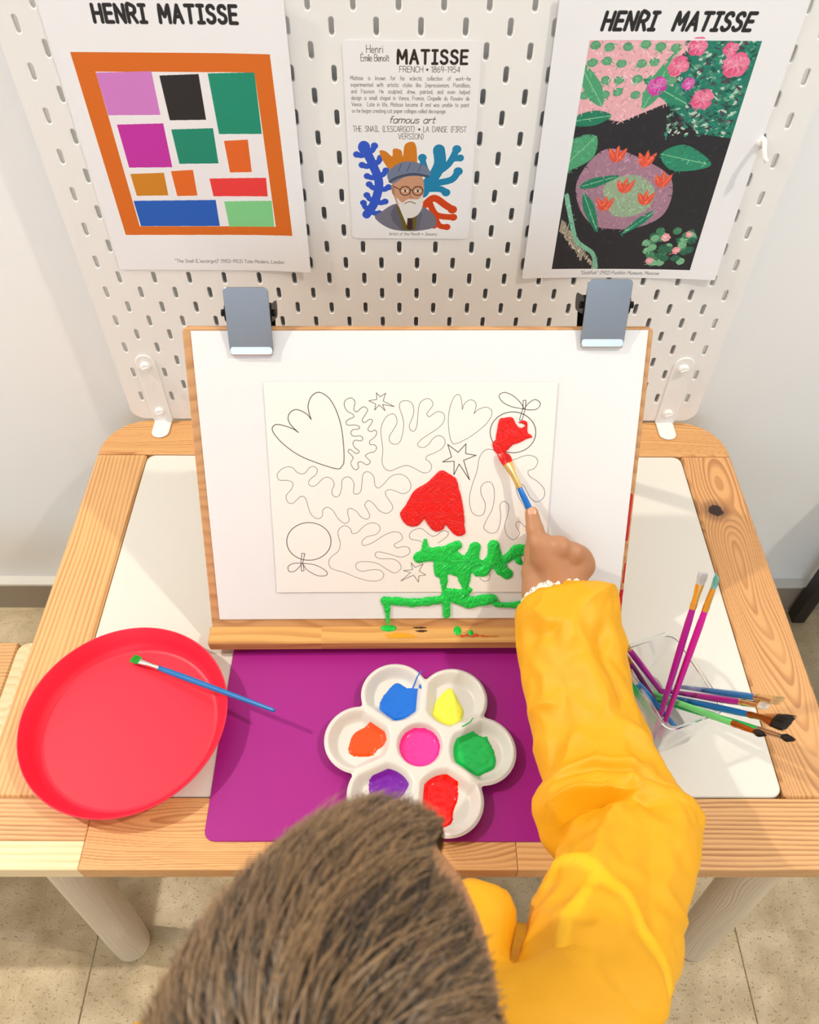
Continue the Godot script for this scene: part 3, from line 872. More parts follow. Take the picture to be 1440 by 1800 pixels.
func card_tex() -> ImageTexture:
	var cv := Cv.new(1000, 1560, Color(0.955, 0.955, 0.96))
	var ink := Color(0.13, 0.12, 0.12)
	write_text(cv, "Henri", 172, 82, 50, 4.5, Color(0.3, 0.3, 0.3), 1.6, 0.0, 0.0, 0.95)
	write_text(cv, "Émile Benoît", 130, 138, 44, 4.2, Color(0.3, 0.3, 0.3), 1.0, 0.0, 0.0, 0.83)
	write_text(cv, "MATISSE", 398, 152, 88, 19, ink, 3.2, 0.0, 0.0, 0.97)
	write_text(cv, "FRENCH • 1869-1954", 410, 212, 40, 4.0, Color(0.3, 0.3, 0.3), 1.8, 0.0, 0.0, 1.0)
	var y := 268.0
	for l in ["Matisse is known for his eclectic collection of work—he", "experimented with artistic styles like Impressionism, Pointillism,", "and Fauvism. He sculpted, drew, painted, and even helped", "design a small chapel in Vence, France; Chapelle du Rosaire de", "Vence.  Late in life, Matisse became ill and was unable to paint"]:
		write_text(cv, l, 48, y, 29, 2.6, Color(0.24, 0.23, 0.23), 1.5, 0.0, 890.0, 0.86)
		y += 47
	write_text(cv, "so he began creating cut paper collages called decoupage.", 48, y, 29, 2.6, Color(0.24, 0.23, 0.23), 1.5, 0.0, 0.0, 0.84)
	write_text(cv, "famous art", 330, 580, 52, 5.0, ink, 0.9, 0.30, 0.0, 1.35)
	write_text(cv, "THE SNAIL (L'ESCARGOT) • LA DANSE (FIRST", 50, 646, 42, 3.8, Color(0.32, 0.32, 0.32), 1.5, 0.0, 880.0, 0.78)
	write_text(cv, "VERSION)", 400, 702, 42, 3.8, Color(0.32, 0.32, 0.32), 1.7, 0.0, 0.0, 0.86)
	# four cut-out shapes and the drawn bust of a bearded man
	branch(cv, [Vector2(130, 770), Vector2(190, 900), Vector2(240, 1060), Vector2(200, 1230), Vector2(130, 1340)], [[0, 60], [40, 44]], Color(0.18, 0.35, 0.80), 42)
	cv.poly(spline(PackedVector2Array([Vector2(290, 900), Vector2(250, 800), Vector2(300, 800), Vector2(350, 840), Vector2(360, 780), Vector2(420, 790), Vector2(436, 840), Vector2(452, 745), Vector2(520, 726), Vector2(545, 800), Vector2(530, 940), Vector2(360, 960)]), true, 6), Color(0.83, 0.50, 0.14))
	branch(cv, [Vector2(590, 1120), Vector2(680, 1010), Vector2(730, 900), Vector2(720, 790)], [], Color(0.07, 0.52, 0.70), 56)
	for q in [[[Vector2(700, 980), Vector2(800, 900), Vector2(860, 780)], 46], [[Vector2(640, 1010), Vector2(600, 900), Vector2(590, 850)], 44], [[Vector2(700, 1060), Vector2(830, 1030), Vector2(880, 960)], 48], [[Vector2(640, 1110), Vector2(740, 1110), Vector2(790, 1140)], 46], [[Vector2(820, 860), Vector2(890, 850)], 40]]:
		cv.path(spline(PackedVector2Array(q[0]), false, 6), q[1] * 1.15, Color(0.07, 0.52, 0.70))
		disc(cv, q[0][-1], q[1] * 0.78, q[1] * 0.72, Color(0.07, 0.52, 0.70))
	for q in [[[Vector2(600, 1270), Vector2(690, 1190), Vector2(790, 1250), Vector2(850, 1290)], 50], [[Vector2(660, 1240), Vector2(720, 1340), Vector2(860, 1360)], 44], [[Vector2(690, 1300), Vector2(740, 1430), Vector2(810, 1450)], 40], [[Vector2(720, 1380), Vector2(700, 1440)], 36]]:
		cv.path(spline(PackedVector2Array(q[0]), false, 6), q[1] * 1.2, Color(0.82, 0.27, 0.09))
		disc(cv, q[0][-1], q[1] * 0.78, q[1] * 0.72, Color(0.82, 0.27, 0.09))
	bust(cv)
	write_text(cv, "Artist of the Month • January", 318, 1530, 27, 2.6, Color(0.3, 0.3, 0.3), 1.6, 0.08, 0.0, 0.98)
	return cv.tex()

func branch(cv: Cv, stem: Array, _k: Array, c: Color, w: float) -> void:
	var p := spline(PackedVector2Array(stem), false, 8)
	cv.path(p, w * 1.7, c)
	for i in range(3, p.size() - 2, 5):
		var d := (p[i + 1] - p[i - 1]).normalized()
		var n := Vector2(-d.y, d.x)
		for sd in [-1.0, 1.0]:
			if w > 50 and i > 0: continue
			cv.path(spline(PackedVector2Array([p[i], p[i] + n * sd * w * 1.1 + d * 6, p[i] + n * sd * w * 1.8 - d * 16]), false, 5), w * 1.05, c)
			disc(cv, p[i] + n * sd * w * 1.9 - d * 18, w * 0.68, w * 0.62, c)
	disc(cv, p[0], w * 1.15, w * 1.25, c)

func bust(cv: Cv) -> void:
	var skin := Color(0.80, 0.60, 0.48)
	cv.poly(spline(PackedVector2Array([Vector2(200, 1370), Vector2(260, 1310), Vector2(380, 1240), Vector2(560, 1250), Vector2(680, 1320), Vector2(720, 1400), Vector2(690, 1460), Vector2(520, 1490), Vector2(330, 1470)]), true, 6), Color(0.46, 0.46, 0.52))
	cv.poly(PackedVector2Array([Vector2(380, 1260), Vector2(560, 1265), Vector2(570, 1480), Vector2(440, 1484)]), Color(0.40, 0.37, 0.16))
	cv.poly(PackedVector2Array([Vector2(400, 1260), Vector2(540, 1265), Vector2(500, 1440), Vector2(470, 1440)]), Color(0.90, 0.89, 0.88))
	cv.poly(PackedVector2Array([Vector2(478, 1330), Vector2(514, 1330), Vector2(520, 1470), Vector2(490, 1484), Vector2(468, 1460)]), Color(0.26, 0.13, 0.13))
	cv.poly(PackedVector2Array([Vector2(380, 1240), Vector2(330, 1330), Vector2(350, 1400), Vector2(420, 1480), Vector2(440, 1480), Vector2(400, 1340)]), Color(0.38, 0.38, 0.44))
	cv.poly(PackedVector2Array([Vector2(560, 1250), Vector2(600, 1340), Vector2(570, 1480), Vector2(540, 1484), Vector2(556, 1340)]), Color(0.40, 0.40, 0.46))
	cv.poly(spline(PackedVector2Array([Vector2(362, 1020), Vector2(352, 1120), Vector2(380, 1230), Vector2(440, 1320), Vector2(500, 1340), Vector2(560, 1300), Vector2(600, 1200), Vector2(606, 1060), Vector2(560, 960), Vector2(420, 960)]), true, 6), skin)
	cv.poly(spline(PackedVector2Array([Vector2(360, 1070), Vector2(340, 1090), Vector2(348, 1150), Vector2(368, 1170)]), true, 5), skin.darkened(0.15))
	cv.poly(spline(PackedVector2Array([Vector2(384, 1190), Vector2(430, 1230), Vector2(480, 1200), Vector2(560, 1200), Vector2(598, 1170), Vector2(600, 1260), Vector2(560, 1340), Vector2(490, 1370), Vector2(430, 1330)]), true, 6), Color(0.90, 0.89, 0.87))
	cv.path(spline(PackedVector2Array([Vector2(450, 1240), Vector2(490, 1222), Vector2(540, 1238)]), false, 5), 7, Color(0.55, 0.33, 0.28))
	cv.path(PackedVector2Array([Vector2(500, 1110), Vector2(494, 1180), Vector2(516, 1186)]), 6, skin.darkened(0.25))
	for x in [454.0, 558.0]:
		disc(cv, Vector2(x, 1128), 26, 10, Color(0.93, 0.90, 0.86))
		disc(cv, Vector2(x, 1128), 10, 10, Color(0.20, 0.14, 0.10))
		cv.line(Vector2(x - 26, 1092), Vector2(x + 26, 1090), 7, skin.darkened(0.3))
		var p := PackedVector2Array()
		for k in 24: p.append(Vector2(x, 1128) + Vector2(cos(TAU * k / 24), sin(TAU * k / 24)) * Vector2(42, 38))
		cv.path(p, 7, Color(0.20, 0.09, 0.07), true)
	cv.line(Vector2(496, 1120), Vector2(516, 1120), 7, Color(0.20, 0.09, 0.07))
	cv.line(Vector2(412, 1118), Vector2(362, 1090), 7, Color(0.20, 0.09, 0.07))
	cv.poly(spline(PackedVector2Array([Vector2(308, 1000), Vector2(330, 950), Vector2(420, 890), Vector2(520, 882), Vector2(620, 920), Vector2(656, 970), Vector2(640, 1010), Vector2(560, 1000), Vector2(450, 1010), Vector2(370, 1060), Vector2(330, 1060)]), true, 6), Color(0.45, 0.50, 0.60))
	cv.path(spline(PackedVector2Array([Vector2(330, 1050), Vector2(400, 1010), Vector2(520, 985), Vector2(640, 1004)]), false, 6), 20, Color(0.27, 0.31, 0.40))
	for x in [400.0, 470.0, 560.0]: cv.line(Vector2(x, 960), Vector2(x + 24, 900), 9, Color(0.33, 0.37, 0.46))

func build_posters() -> void:
	var zf := 0.0036
	var mb := MB.new()
	sheet(mb, 0.216, 0.279, 12, 14, func(x, y): return 0.0045 * pow(maxf(0.0, x / 0.108), 3.0) * (0.5 + 0.5 * absf(y) / 0.14))
	var m := mat(Color.WHITE, 0.6)
	m.albedo_texture = poster_tex(0.05, "\"The Snail (L'escargot)\" (1952-1953) Tate Modern, London", 215.0, 0)
	var o := obj("poster", mb, m)
	o.position = Vector3(-0.2275, 0.8552, zf)
	tag(o, "white paper poster with colour blocks in an orange border, on the left of the pegboard", "poster", "artist posters on the pegboard")
	mb = MB.new()
	sheet(mb, 0.2195, 0.2835, 12, 14, func(x, y): return 0.003 * pow(maxf(0.0, -x / 0.108), 3.0) + 0.004 * pow(maxf(0.0, -y / 0.14) * maxf(0.0, x / 0.11), 2.0))
	m = mat(Color.WHITE, 0.6)
	m.albedo_texture = poster_tex(0.16, "\"Goldfish\" (1912) Pushkin Museum, Moscow", 190.0, 1)
	o = obj("poster", mb, m)
	o.position = Vector3(0.2295, 0.8505, zf)
	tag(o, "white paper poster with a painted print of leaves and pink blooms on dark ground", "poster", "artist posters on the pegboard")
	mb = MB.new()
	plate(mb, Transform3D(), round_rect(-0.0633, -0.0986, 0.0633, 0.0986, 0.005, 5), 0.0005, 0.0, Vector2(1.0 / 0.1266, -1.0 / 0.1972))
	m = mat(Color.WHITE, 0.38)
	m.albedo_texture = card_tex()
	m.uv1_offset = Vector3(0.5, 0.5, 0)
	o = obj("fact_card", mb, m)
	o.position = Vector3(-0.0078, 0.8552, zf)
	tag(o, "glossy fact card with text and a drawn bearded man in a beret, mid pegboard", "card")

# ---------------------------------------------------------------- easel, papers, paint
const EZ_O := Vector3(-0.0002, 0.5068, 0.3422)
var EZ := Transform3D(Basis(Vector3(1.0, 0.0, -0.0061), Vector3(-0.0029, 0.8788, -0.4771), Vector3(0.0054, 0.4772, 0.8788)).orthonormalized(), EZ_O)

func build_easel() -> void:
	var t := thing("easel", "small wooden tabletop easel with a paint-stained front ledge", "easel", EZ)
	var mb := MB.new()
	plate(mb, Transform3D(Basis(), Vector3(0.0002, 0.1552, -0.006)), round_rect(-0.2165, -0.1572, 0.2165, 0.1568, 0.004, 3), 0.0118, 0.0012, Vector2(4, 2))
	obj("board", mb, M.easel_wood, t)
	var inv := EZ.basis.inverse()
	var loc := func(p: Vector3) -> Vector3: return EZ.affine_inverse() * p
	# the ledge lies level
	mb = MB.new()
	var lb := inv * Basis(Vector3.UP, deg_to_rad(0.55))
	chbox(mb, Transform3D(lb, loc.call(Vector3(0.0, 0.4988, 0.3505))), Vector3(0.4375, 0.0148, 0.0215), 0.0016, 0, Vector2(0.2, 0.4))
	obj("ledge", mb, M.ledge_wood, t)
	# stains: yellow smear, orange smear, a dark screw hole
	for q in [[Vector3(-0.0165, 0.5064, 0.3540), Vector2(0.020, 0.0042), Color(0.86, 0.60, 0.02), 4], [Vector3(0.058, 0.5064, 0.3535), Vector2(0.017, 0.0022), Color(0.80, 0.28, 0.05), 6], [Vector3(0.075, 0.5064, 0.3545), Vector2(0.012, 0.0012), Color(0.75, 0.42, 0.10), 8], [Vector3(0.0040, 0.5064, 0.3440), Vector2(0.0085, 0.0014), Color(0.22, 0.09, 0.04), 9], [Vector3(0.0045, 0.5064, 0.3482), Vector2(0.0070, 0.0018), Color(0.24, 0.10, 0.05), 10]]:
		mb = MB.new()
		var n := noise(q[3], 60.0, 2)
		var rr: Vector2 = q[1]
		field_sheet(mb, func(p): return (p / rr).length() * rr.y - rr.y * (0.75 + 0.5 * n.get_noise_2d(p.x * 3.0, p.y * 3.0)), func(_p, d): return 0.0002 + minf(d, 0.0002), Rect2(-rr * 1.5, rr * 3.0), 0.0006, Vector3.ZERO, Vector3(1, 0, 0), Vector3(0, 0, -1))
		var o := obj("stain", mb, mat(q[2], 0.5), t)
		o.transform = Transform3D(inv, loc.call(q[0]))
	# red paint on the right edge of the board
	var n2 := noise(77, 90.0, 2)
	for q in [[0.2137, 0.124, 0.026, 0.0012], [0.2146, 0.016, 0.028, 0.0018], [0.2152, 0.062, 0.012, 0.0007]]:
		mb = MB.new()
		var c := Vector2(q[0], q[1]); var hl: float = q[2]; var hw: float = q[3]
		field_sheet(mb, func(p): return maxf(absf(p.x - c.x) - hw * (1.0 + 0.25 * n2.get_noise_2d(p.x * 2.0, p.y)), absf(p.y - c.y) - hl * (1.0 + 0.2 * n2.get_noise_2d(p.x * 9.0, 3.0))), func(_p, d): return 0.0002 + minf(d, 0.0004), Rect2(c - Vector2(hw * 2, hl * 1.4), Vector2(hw * 4, hl * 2.8)), 0.0008, Vector3.ZERO, Vector3(1, 0, 0), Vector3(0, 1, 0))
		obj("stain", mb, gloss(Color(0.78, 0.02, 0.08), 0.35), t, "red paint smear")
	# frame behind: two struts and a cross bar, two small feet
	for sx in [-1.0, 1.0]:
		mb = MB.new()
		var a: Vector3 = loc.call(Vector3(0.17 * sx, 0.735, 0.198)); var b: Vector3 = loc.call(Vector3(0.17 * sx, 0.4875, 0.078))
		var ay := (a - b).normalized()
		var bs := Basis(Vector3(1, 0, 0), ay, Vector3(1, 0, 0).cross(ay))
		chbox(mb, Transform3D(bs, (a + b) * 0.5), Vector3(0.022, a.distance_to(b), 0.012), 0.001, 1)
		obj("strut", mb, M.easel_wood, t)
		mb = MB.new()
		chbox(mb, Transform3D(inv, loc.call(Vector3(0.19 * sx, 0.4868, 0.332))), Vector3(0.018, 0.0126, 0.016), 0.001)
		obj("foot", mb, M.easel_wood, t)
	mb = MB.new()
	chbox(mb, Transform3D(inv, loc.call(Vector3(0, 0.52, 0.093))), Vector3(0.33, 0.02, 0.010), 0.001)
	obj("crossbar", mb, M.easel_wood, t)

func build_papers() -> void:
	var mb := MB.new()
	sheet(mb, 0.4195, 0.3000, 8, 6, func(_x, _y): return 0.0, 0.0004)
	var o := obj("backing_paper", mb, M.paper)
	o.transform = EZ * Transform3D(Basis(Vector3(0, 0, 1), 0.003), Vector3(0.0021, 0.1598, 0.0007))
	tag(o, "large blank white sheet clipped over the easel board", "paper")
	# the colouring page: line drawings on letter paper
	var w := 1800; var h := 1440
	var ox := -0.1447; var oy := 0.2625; var pw := 0.2760; var ph := 0.2208
	var cv := Cv.new(w, h, Color(0.965, 0.955, 0.94))
	for s in LINES:
		var kind: String = s.get_slice(" ", 0)
		var wd: float = s.get_slice(" ", 1).to_float() * 1e-4 * w / pw * 1.05
		var p := pts2(s.substr(2), 1)
		for i in p.size(): p[i] = Vector2((p[i].x - ox) / pw * w, (oy - p[i].y) / ph * h)
		if kind == "c": p = spline(p, true, 5)
		elif kind == "o": p = spline(p, false, 5)
		cv.path(p, wd, Color(0.16, 0.14, 0.13), kind != "o")
	mb = MB.new()
	sheet(mb, pw, ph, 12, 10, func(x, y): return 0.0012 * pow(absf(x) / 0.14, 4.0) * 0.4 + 0.0004 * pow(maxf(0.0, -y / 0.11), 4.0))
	var m := mat(Color.WHITE, 0.75)
	m.albedo_texture = cv.tex()
	o = obj("colouring_page", mb, m)
	o.transform = EZ * Transform3D(Basis(), Vector3(ox + pw / 2, oy - ph / 2, 0.0015))
	tag(o, "printed colouring page of outlined leaves, stars and fruit, partly painted", "paper")

func capsules(list: Array) -> Array:
	var o := []
	for s in list:
		var r0: float = s.get_slice(" ", 0).to_float() * 1e-4
		var r1: float = s.get_slice(" ", 1).to_float() * 1e-4
		var p := pts2(s, 2)
		for i in p.size() - 1: o.append([p[i], p[i + 1], lerpf(r0, r1, float(i) / (p.size() - 1)), lerpf(r0, r1, float(i + 1) / (p.size() - 1))])
	return o

func build_paint() -> void:
	# two red patches
	for q in [[RED1, "broad red painted flower shape in the middle of the colouring page", 61, "RED1"], [RED2, "red paint patch inside the fruit outline at the top of the page", 62, "RED2"]]:
		var p := spline(pts2(q[0]), true, 2)
		var lo := p[0]; var hi := p[0]
		for z in p:
			lo = lo.min(z); hi = hi.max(z)
		var n := noise(q[2], 1.0, 2)
		var mb := MB.new()
		field_sheet(mb, func(z): return sd_poly(p, z) + 0.0005 * n.get_noise_2d(z.x * 700.0, z.y * 700.0),
			func(z, d): return 0.0002 + 0.0006 * smoothstep(0.0, 0.002, d) + 0.00022 * n.get_noise_2d(z.x * 900.0 + z.y * 260.0, z.y * 60.0),
			Rect2(lo - Vector2.ONE * 0.003, hi - lo + Vector2.ONE * 0.006), 0.0008, Vector3(0, 0, 0.0026), Vector3(1, 0, 0), Vector3(0, 1, 0), -0.0004)
		var o := obj("red_paint", mb, brushed(Color(0.95, 0.015, 0.012), Color(0.98, 0.30, 0.26), q[2]))
		o.transform = EZ
		tag(o, q[1], "paint")
	# thick green strokes
	for q in [[GREEN1, "thick green paint leaves daubed below the red painted flower", 71], [GREEN2, "long green paint line with a drip running down to the easel ledge", 72]]:
		var cs := capsules(q[0])
		var lo := Vector2(9, 9); var hi := Vector2(-9, -9)
		for c in cs:
			for k in 2:
				lo = lo.min(c[k] - Vector2.ONE * c[2 + k]); hi = hi.max(c[k] + Vector2.ONE * c[2 + k])
		var n := noise(q[2], 1.0, 2)
		var f := func(z: Vector2) -> float:
			var d := 1e9
			for c in cs: d = smin(d, cone2(c[0], c[1], c[2], c[3], z), 0.003)
			return d + 0.0006 * n.get_noise_2d(z.x * 260.0, z.y * 260.0)
		var mb := MB.new()
		field_sheet(mb, f, func(z, d): return 0.0003 + 0.0007 * smoothstep(0.0, 0.003, d) * (1.0 + 0.6 * n.get_noise_2d(z.x * 160.0, z.y * 160.0)) + 0.0011 * absf(n.get_noise_2d(z.x * 330.0 + 9.0, z.y * 210.0 + z.x * 200.0)) * smoothstep(0.0, 0.003, d),
			Rect2(lo - Vector2.ONE * 0.002, hi - lo + Vector2.ONE * 0.004), 0.0008, Vector3(0, 0, 0.0026), Vector3(1, 0, 0), Vector3(0, 1, 0), -0.0006)
		var o := obj("green_paint", mb, brushed(Color(0.02, 0.84, 0.30), Color(0.42, 0.95, 0.58), q[2]))
		o.transform = EZ
		tag(o, q[1], "paint")
	# drops on the ledge
	for q in [[Vector3(-0.0295, 0.5062, 0.3445), Vector2(0.0085, 0.0042), 0.0026, "flat green paint drop at the foot of the drip on the ledge"], [Vector3(0.0435, 0.5062, 0.3475), Vector2(0.0042, 0.0058), 0.0020, "larger green paint blot on the ledge under the green leaves"], [Vector3(0.0575, 0.5062, 0.3505), Vector2(0.0030, 0.0040), 0.0018, "smaller green paint blot on the ledge, right of the larger blot"]]:
		var mb := MB.new()
		var rr: Vector2 = q[1]
		var hh: float = q[2]
		field_sheet(mb, func(p): return ((p / rr).length() - 1.0) * minf(rr.x, rr.y), func(_p, d): return hh * sqrt(clampf(d / 0.004, 0.0, 1.0)), Rect2(-rr * 1.2, rr * 2.4), 0.0006, Vector3.ZERO, Vector3(1, 0, 0), Vector3(0, 0, -1), -0.0002)
		var o := obj("paint_drop", mb, gloss(Color(0.02, 0.76, 0.24), 0.2))
		o.position = q[0]
		tag(o, q[3], "paint")

func build_clip(cx: float, v0: float, label: String) -> void:
	var t := thing("bulldog_clip", label, "clip", EZ * Transform3D(Basis(), Vector3(cx, v0, 0.0)), "steel clips on the easel")
	var bl := func(w0: float, w1: float, tall: float) -> MB:
		var mb := MB.new()
		var d := Vector3(0, tall, w1 - w0)
		var ay := d.normalized()
		var bs := Basis(Vector3(1, 0, 0), ay, Vector3(1, 0, 0).cross(ay))
		plate(mb, Transform3D(bs, Vector3(0, 0, w0) + d * 0.5), round_rect(-0.020, -tall * 0.5, 0.020, tall * 0.5, 0.0045, 5), 0.0010, 0.0003)
		return mb
	obj("front_plate", bl.call(0.0035, 0.0155, 0.062), M.steel, t)
	obj("back_plate", bl.call(-0.0155, -0.019, 0.044), M.dark_steel, t)
	for q in [[0.0030, M.bright_steel], [-0.0150, M.dark_steel]]:
		var mb := MB.new()
		tube(mb, PackedVector3Array([Vector3(-0.0185, 0.0015, q[0]), Vector3(-0.0175, 0.001, q[0]), Vector3(0.0175, 0.001, q[0]), Vector3(0.0185, 0.0015, q[0])]), 0.0024, 0.0024, 14)
		obj("lip", mb, q[1], t, "bright rolled lip" if q[0] > 0 else "")
	var mb := MB.new()
	plate(mb, Transform3D(Basis(), Vector3(0, 0.0035, 0.0055)), round_rect(-0.0192, -0.003, 0.0192, 0.004, 0.003, 4), 0.0008, 0.0002)
	obj("lip", mb, M.bright_steel, t)
	mb = MB.new()
	for sx in [-1.0, 1.0]:
		plate(mb, Transform3D(Basis(Vector3(0, 0, 1), Vector3(0, 1, 0), Vector3(-1, 0, 0)), Vector3(0.0208 * sx, 0.038, -0.007)), round_rect(-0.018, -0.008, 0.018, 0.008, 0.006, 4), 0.0010, 0.0003)
		tube(mb, PackedVector3Array([Vector3(0.0205 * sx, 0.038, 0.006), Vector3(0.0245 * sx, 0.038, 0.006)]), 0.0032, 0.0032, 12)
	tube(mb, PackedVector3Array([Vector3(-0.020, 0.038, -0.007), Vector3(0.020, 0.038, -0.007)]), 0.0060, 0.0060, 16)
	obj("spring", mb, M.dark_steel, t)

# ---------------------------------------------------------------- things on the table
const TOP := 0.4797
func build_mat() -> void:
	var mb := MB.new()
	plate(mb, Transform3D(FLAT, Vector3(0, TOP + 0.0012, 0)), round_rect(-0.1958, -0.5556, 0.1500, -0.3430, 0.010, 6), 0.0017, 0.0005)
	var o := obj("placemat", mb, M.mat)
	tag(o, "flat magenta-purple mat with rounded corners under the flower palette", "mat")

func build_plate() -> void:
	var mb := MB.new()
	var at := Transform3D(Basis(), Vector3(-0.2860, 0.4804, 0.4452))
	lathe(mb, at, [Vector2(0.0, 0.0002), Vector2(0.078, 0.0002), Vector2(0.084, 0.0018), Vector2(0.0905, 0.010), Vector2(0.0990, 0.0252), Vector2(0.1000, 0.0268), Vector2(0.0996, 0.0276), Vector2(0.0984, 0.0272), Vector2(0.0925, 0.0150), Vector2(0.0890, 0.0068), Vector2(0.0860, 0.0042), Vector2(0.0820, 0.0034), Vector2(0.0, 0.0034)].map(func(q): return q), 96)
	# the list runs bottom, outside, rim, inside: seen from outside the axis
	var o := obj("plate", mb, M.plate)
	tag(o, "round coral-red plastic plate with a raised rim, at the left of the mat", "plate")

func well(p: Vector2) -> float:   # height of the palette's top surface; negative return means outside
	var base := 0.0032
	var H := 0.0150
	var rc := p.length()
	if rc < 0.0245:
		var dc := 0.0232 - rc
		return H - (H - base) * smoothstep(0.0, 0.0065, dc)
	var a := fposmod(rad_to_deg(atan2(-p.y, p.x)) - 5.4 + 30.0, 360.0)
	var k := floorf(a / 60.0)
	var ca := deg_to_rad(k * 60.0 + 5.4)
	var c := Vector2(cos(ca), -sin(ca)) * 0.0590
	var dep := 0.0318 - p.distance_to(c)
	dep = minf(dep, rc - 0.0268)
	var off := deg_to_rad(a - k * 60.0)
	dep = minf(dep, rc * sin(minf(off, PI / 3.0 - off)) - 0.0017)
	return H - (H - base) * smoothstep(0.0, 0.0105, dep)

func build_palette() -> void:
	var at := Vector3(0.0026, TOP + 0.0022, 0.4690)
	var f := func(p: Vector2) -> float:
		var d := p.length() - 0.040
		for k in 6:
			var ca := deg_to_rad(k * 60.0 + 5.4)
			d = smin(d, p.distance_to(Vector2(cos(ca), -sin(ca)) * 0.0590) - 0.0345, 0.004)
		return d
	var mb := MB.new()
	field_sheet(mb, f, func(p, d): return well(p) - 0.0022 * (1.0 - smoothstep(0.0, 0.0026, d)), Rect2(-0.1, -0.1, 0.2, 0.2), 0.0011, Vector3.ZERO, Vector3(1, 0, 0), Vector3(0, 0, -1), 0.0)
	var o := obj("palette", mb, M.ceramic)
	o.position = at
	tag(o, "white flower-shaped paint palette with six petal wells and a round centre well", "palette")
	var cols := {"blue": Color(0.0, 0.42, 0.85), "yellow": Color(0.93, 0.93, 0.30), "green": Color(0.0, 0.74, 0.32), "orange": Color(0.95, 0.30, 0.02), "pink": Color(0.96, 0.20, 0.62), "purple": Color(0.45, 0.05, 0.64), "red": Color(0.93, 0.01, 0.01)}
	var said := {"blue": "blue paint puddle in the palette's top left petal", "yellow": "pale yellow paint puddle in the palette's top right petal", "green": "green paint puddle in the palette's right petal", "orange": "orange paint puddle in the palette's left petal", "pink": "hot pink paint puddle filling the palette's centre well", "purple": "purple paint puddle in the petal next to the child's hair", "red": "bright red paint puddle in the palette's lower right petal"}
	for k in PUDDLES:
		var p := pts2(PUDDLES[k])
		for i in p.size(): p[i] = Vector2(p[i].x - at.x, -(p[i].y - at.z))
		p = spline(p, true, 3)
		var lo := p[0]; var hi := p[0]
		for z in p:
			lo = lo.min(z); hi = hi.max(z)
		var n := noise(k.length() * 13, 1.0, 2)
		var extra := []
		if k == "blue": extra = [[Vector2(-0.006, 0.0665), Vector2(0.0022, 0.0790), 0.0008, 0.0006], [Vector2(0.0005, 0.0640), Vector2(0.0018, 0.0600), 0.0012, 0.0008]]
		if k == "green": extra = [[Vector2(0.042, 0.018), Vector2(0.050, 0.0225), 0.0007, 0.0005], [Vector2(0.050, 0.0225), Vector2(0.053, 0.0275), 0.0006, 0.0004], [Vector2(0.066, 0.012), Vector2(0.0665, 0.0115), 0.0012, 0.0012]]
		var g := func(z: Vector2) -> float:
			var d := maxf(sd_poly(p, z) + 0.0007 * n.get_noise_2d(z.x * 350.0, z.y * 350.0), (well(z) - 0.0085) * 0.6)
			for e in extra: d = minf(d, cone2(e[0], e[1], e[2], e[3], z))
			return d
		mb = MB.new()
		field_sheet(mb, g, func(z, d): return well(z) + 0.0003 + (0.0014 + 0.0004 * n.get_noise_2d(z.x * 120.0, z.y * 120.0)) * smoothstep(0.0, 0.0022, d), Rect2(lo - Vector2.ONE * 0.012, hi - lo + Vector2.ONE * 0.024), 0.0009, Vector3.ZERO, Vector3(1, 0, 0), Vector3(0, 0, -1))
		o = obj("%s_paint" % k, mb, gloss(cols[k], 0.16 if k != "yellow" else 0.35))
		o.position = at
		tag(o, said[k], "paint", "paint puddles in the palette")

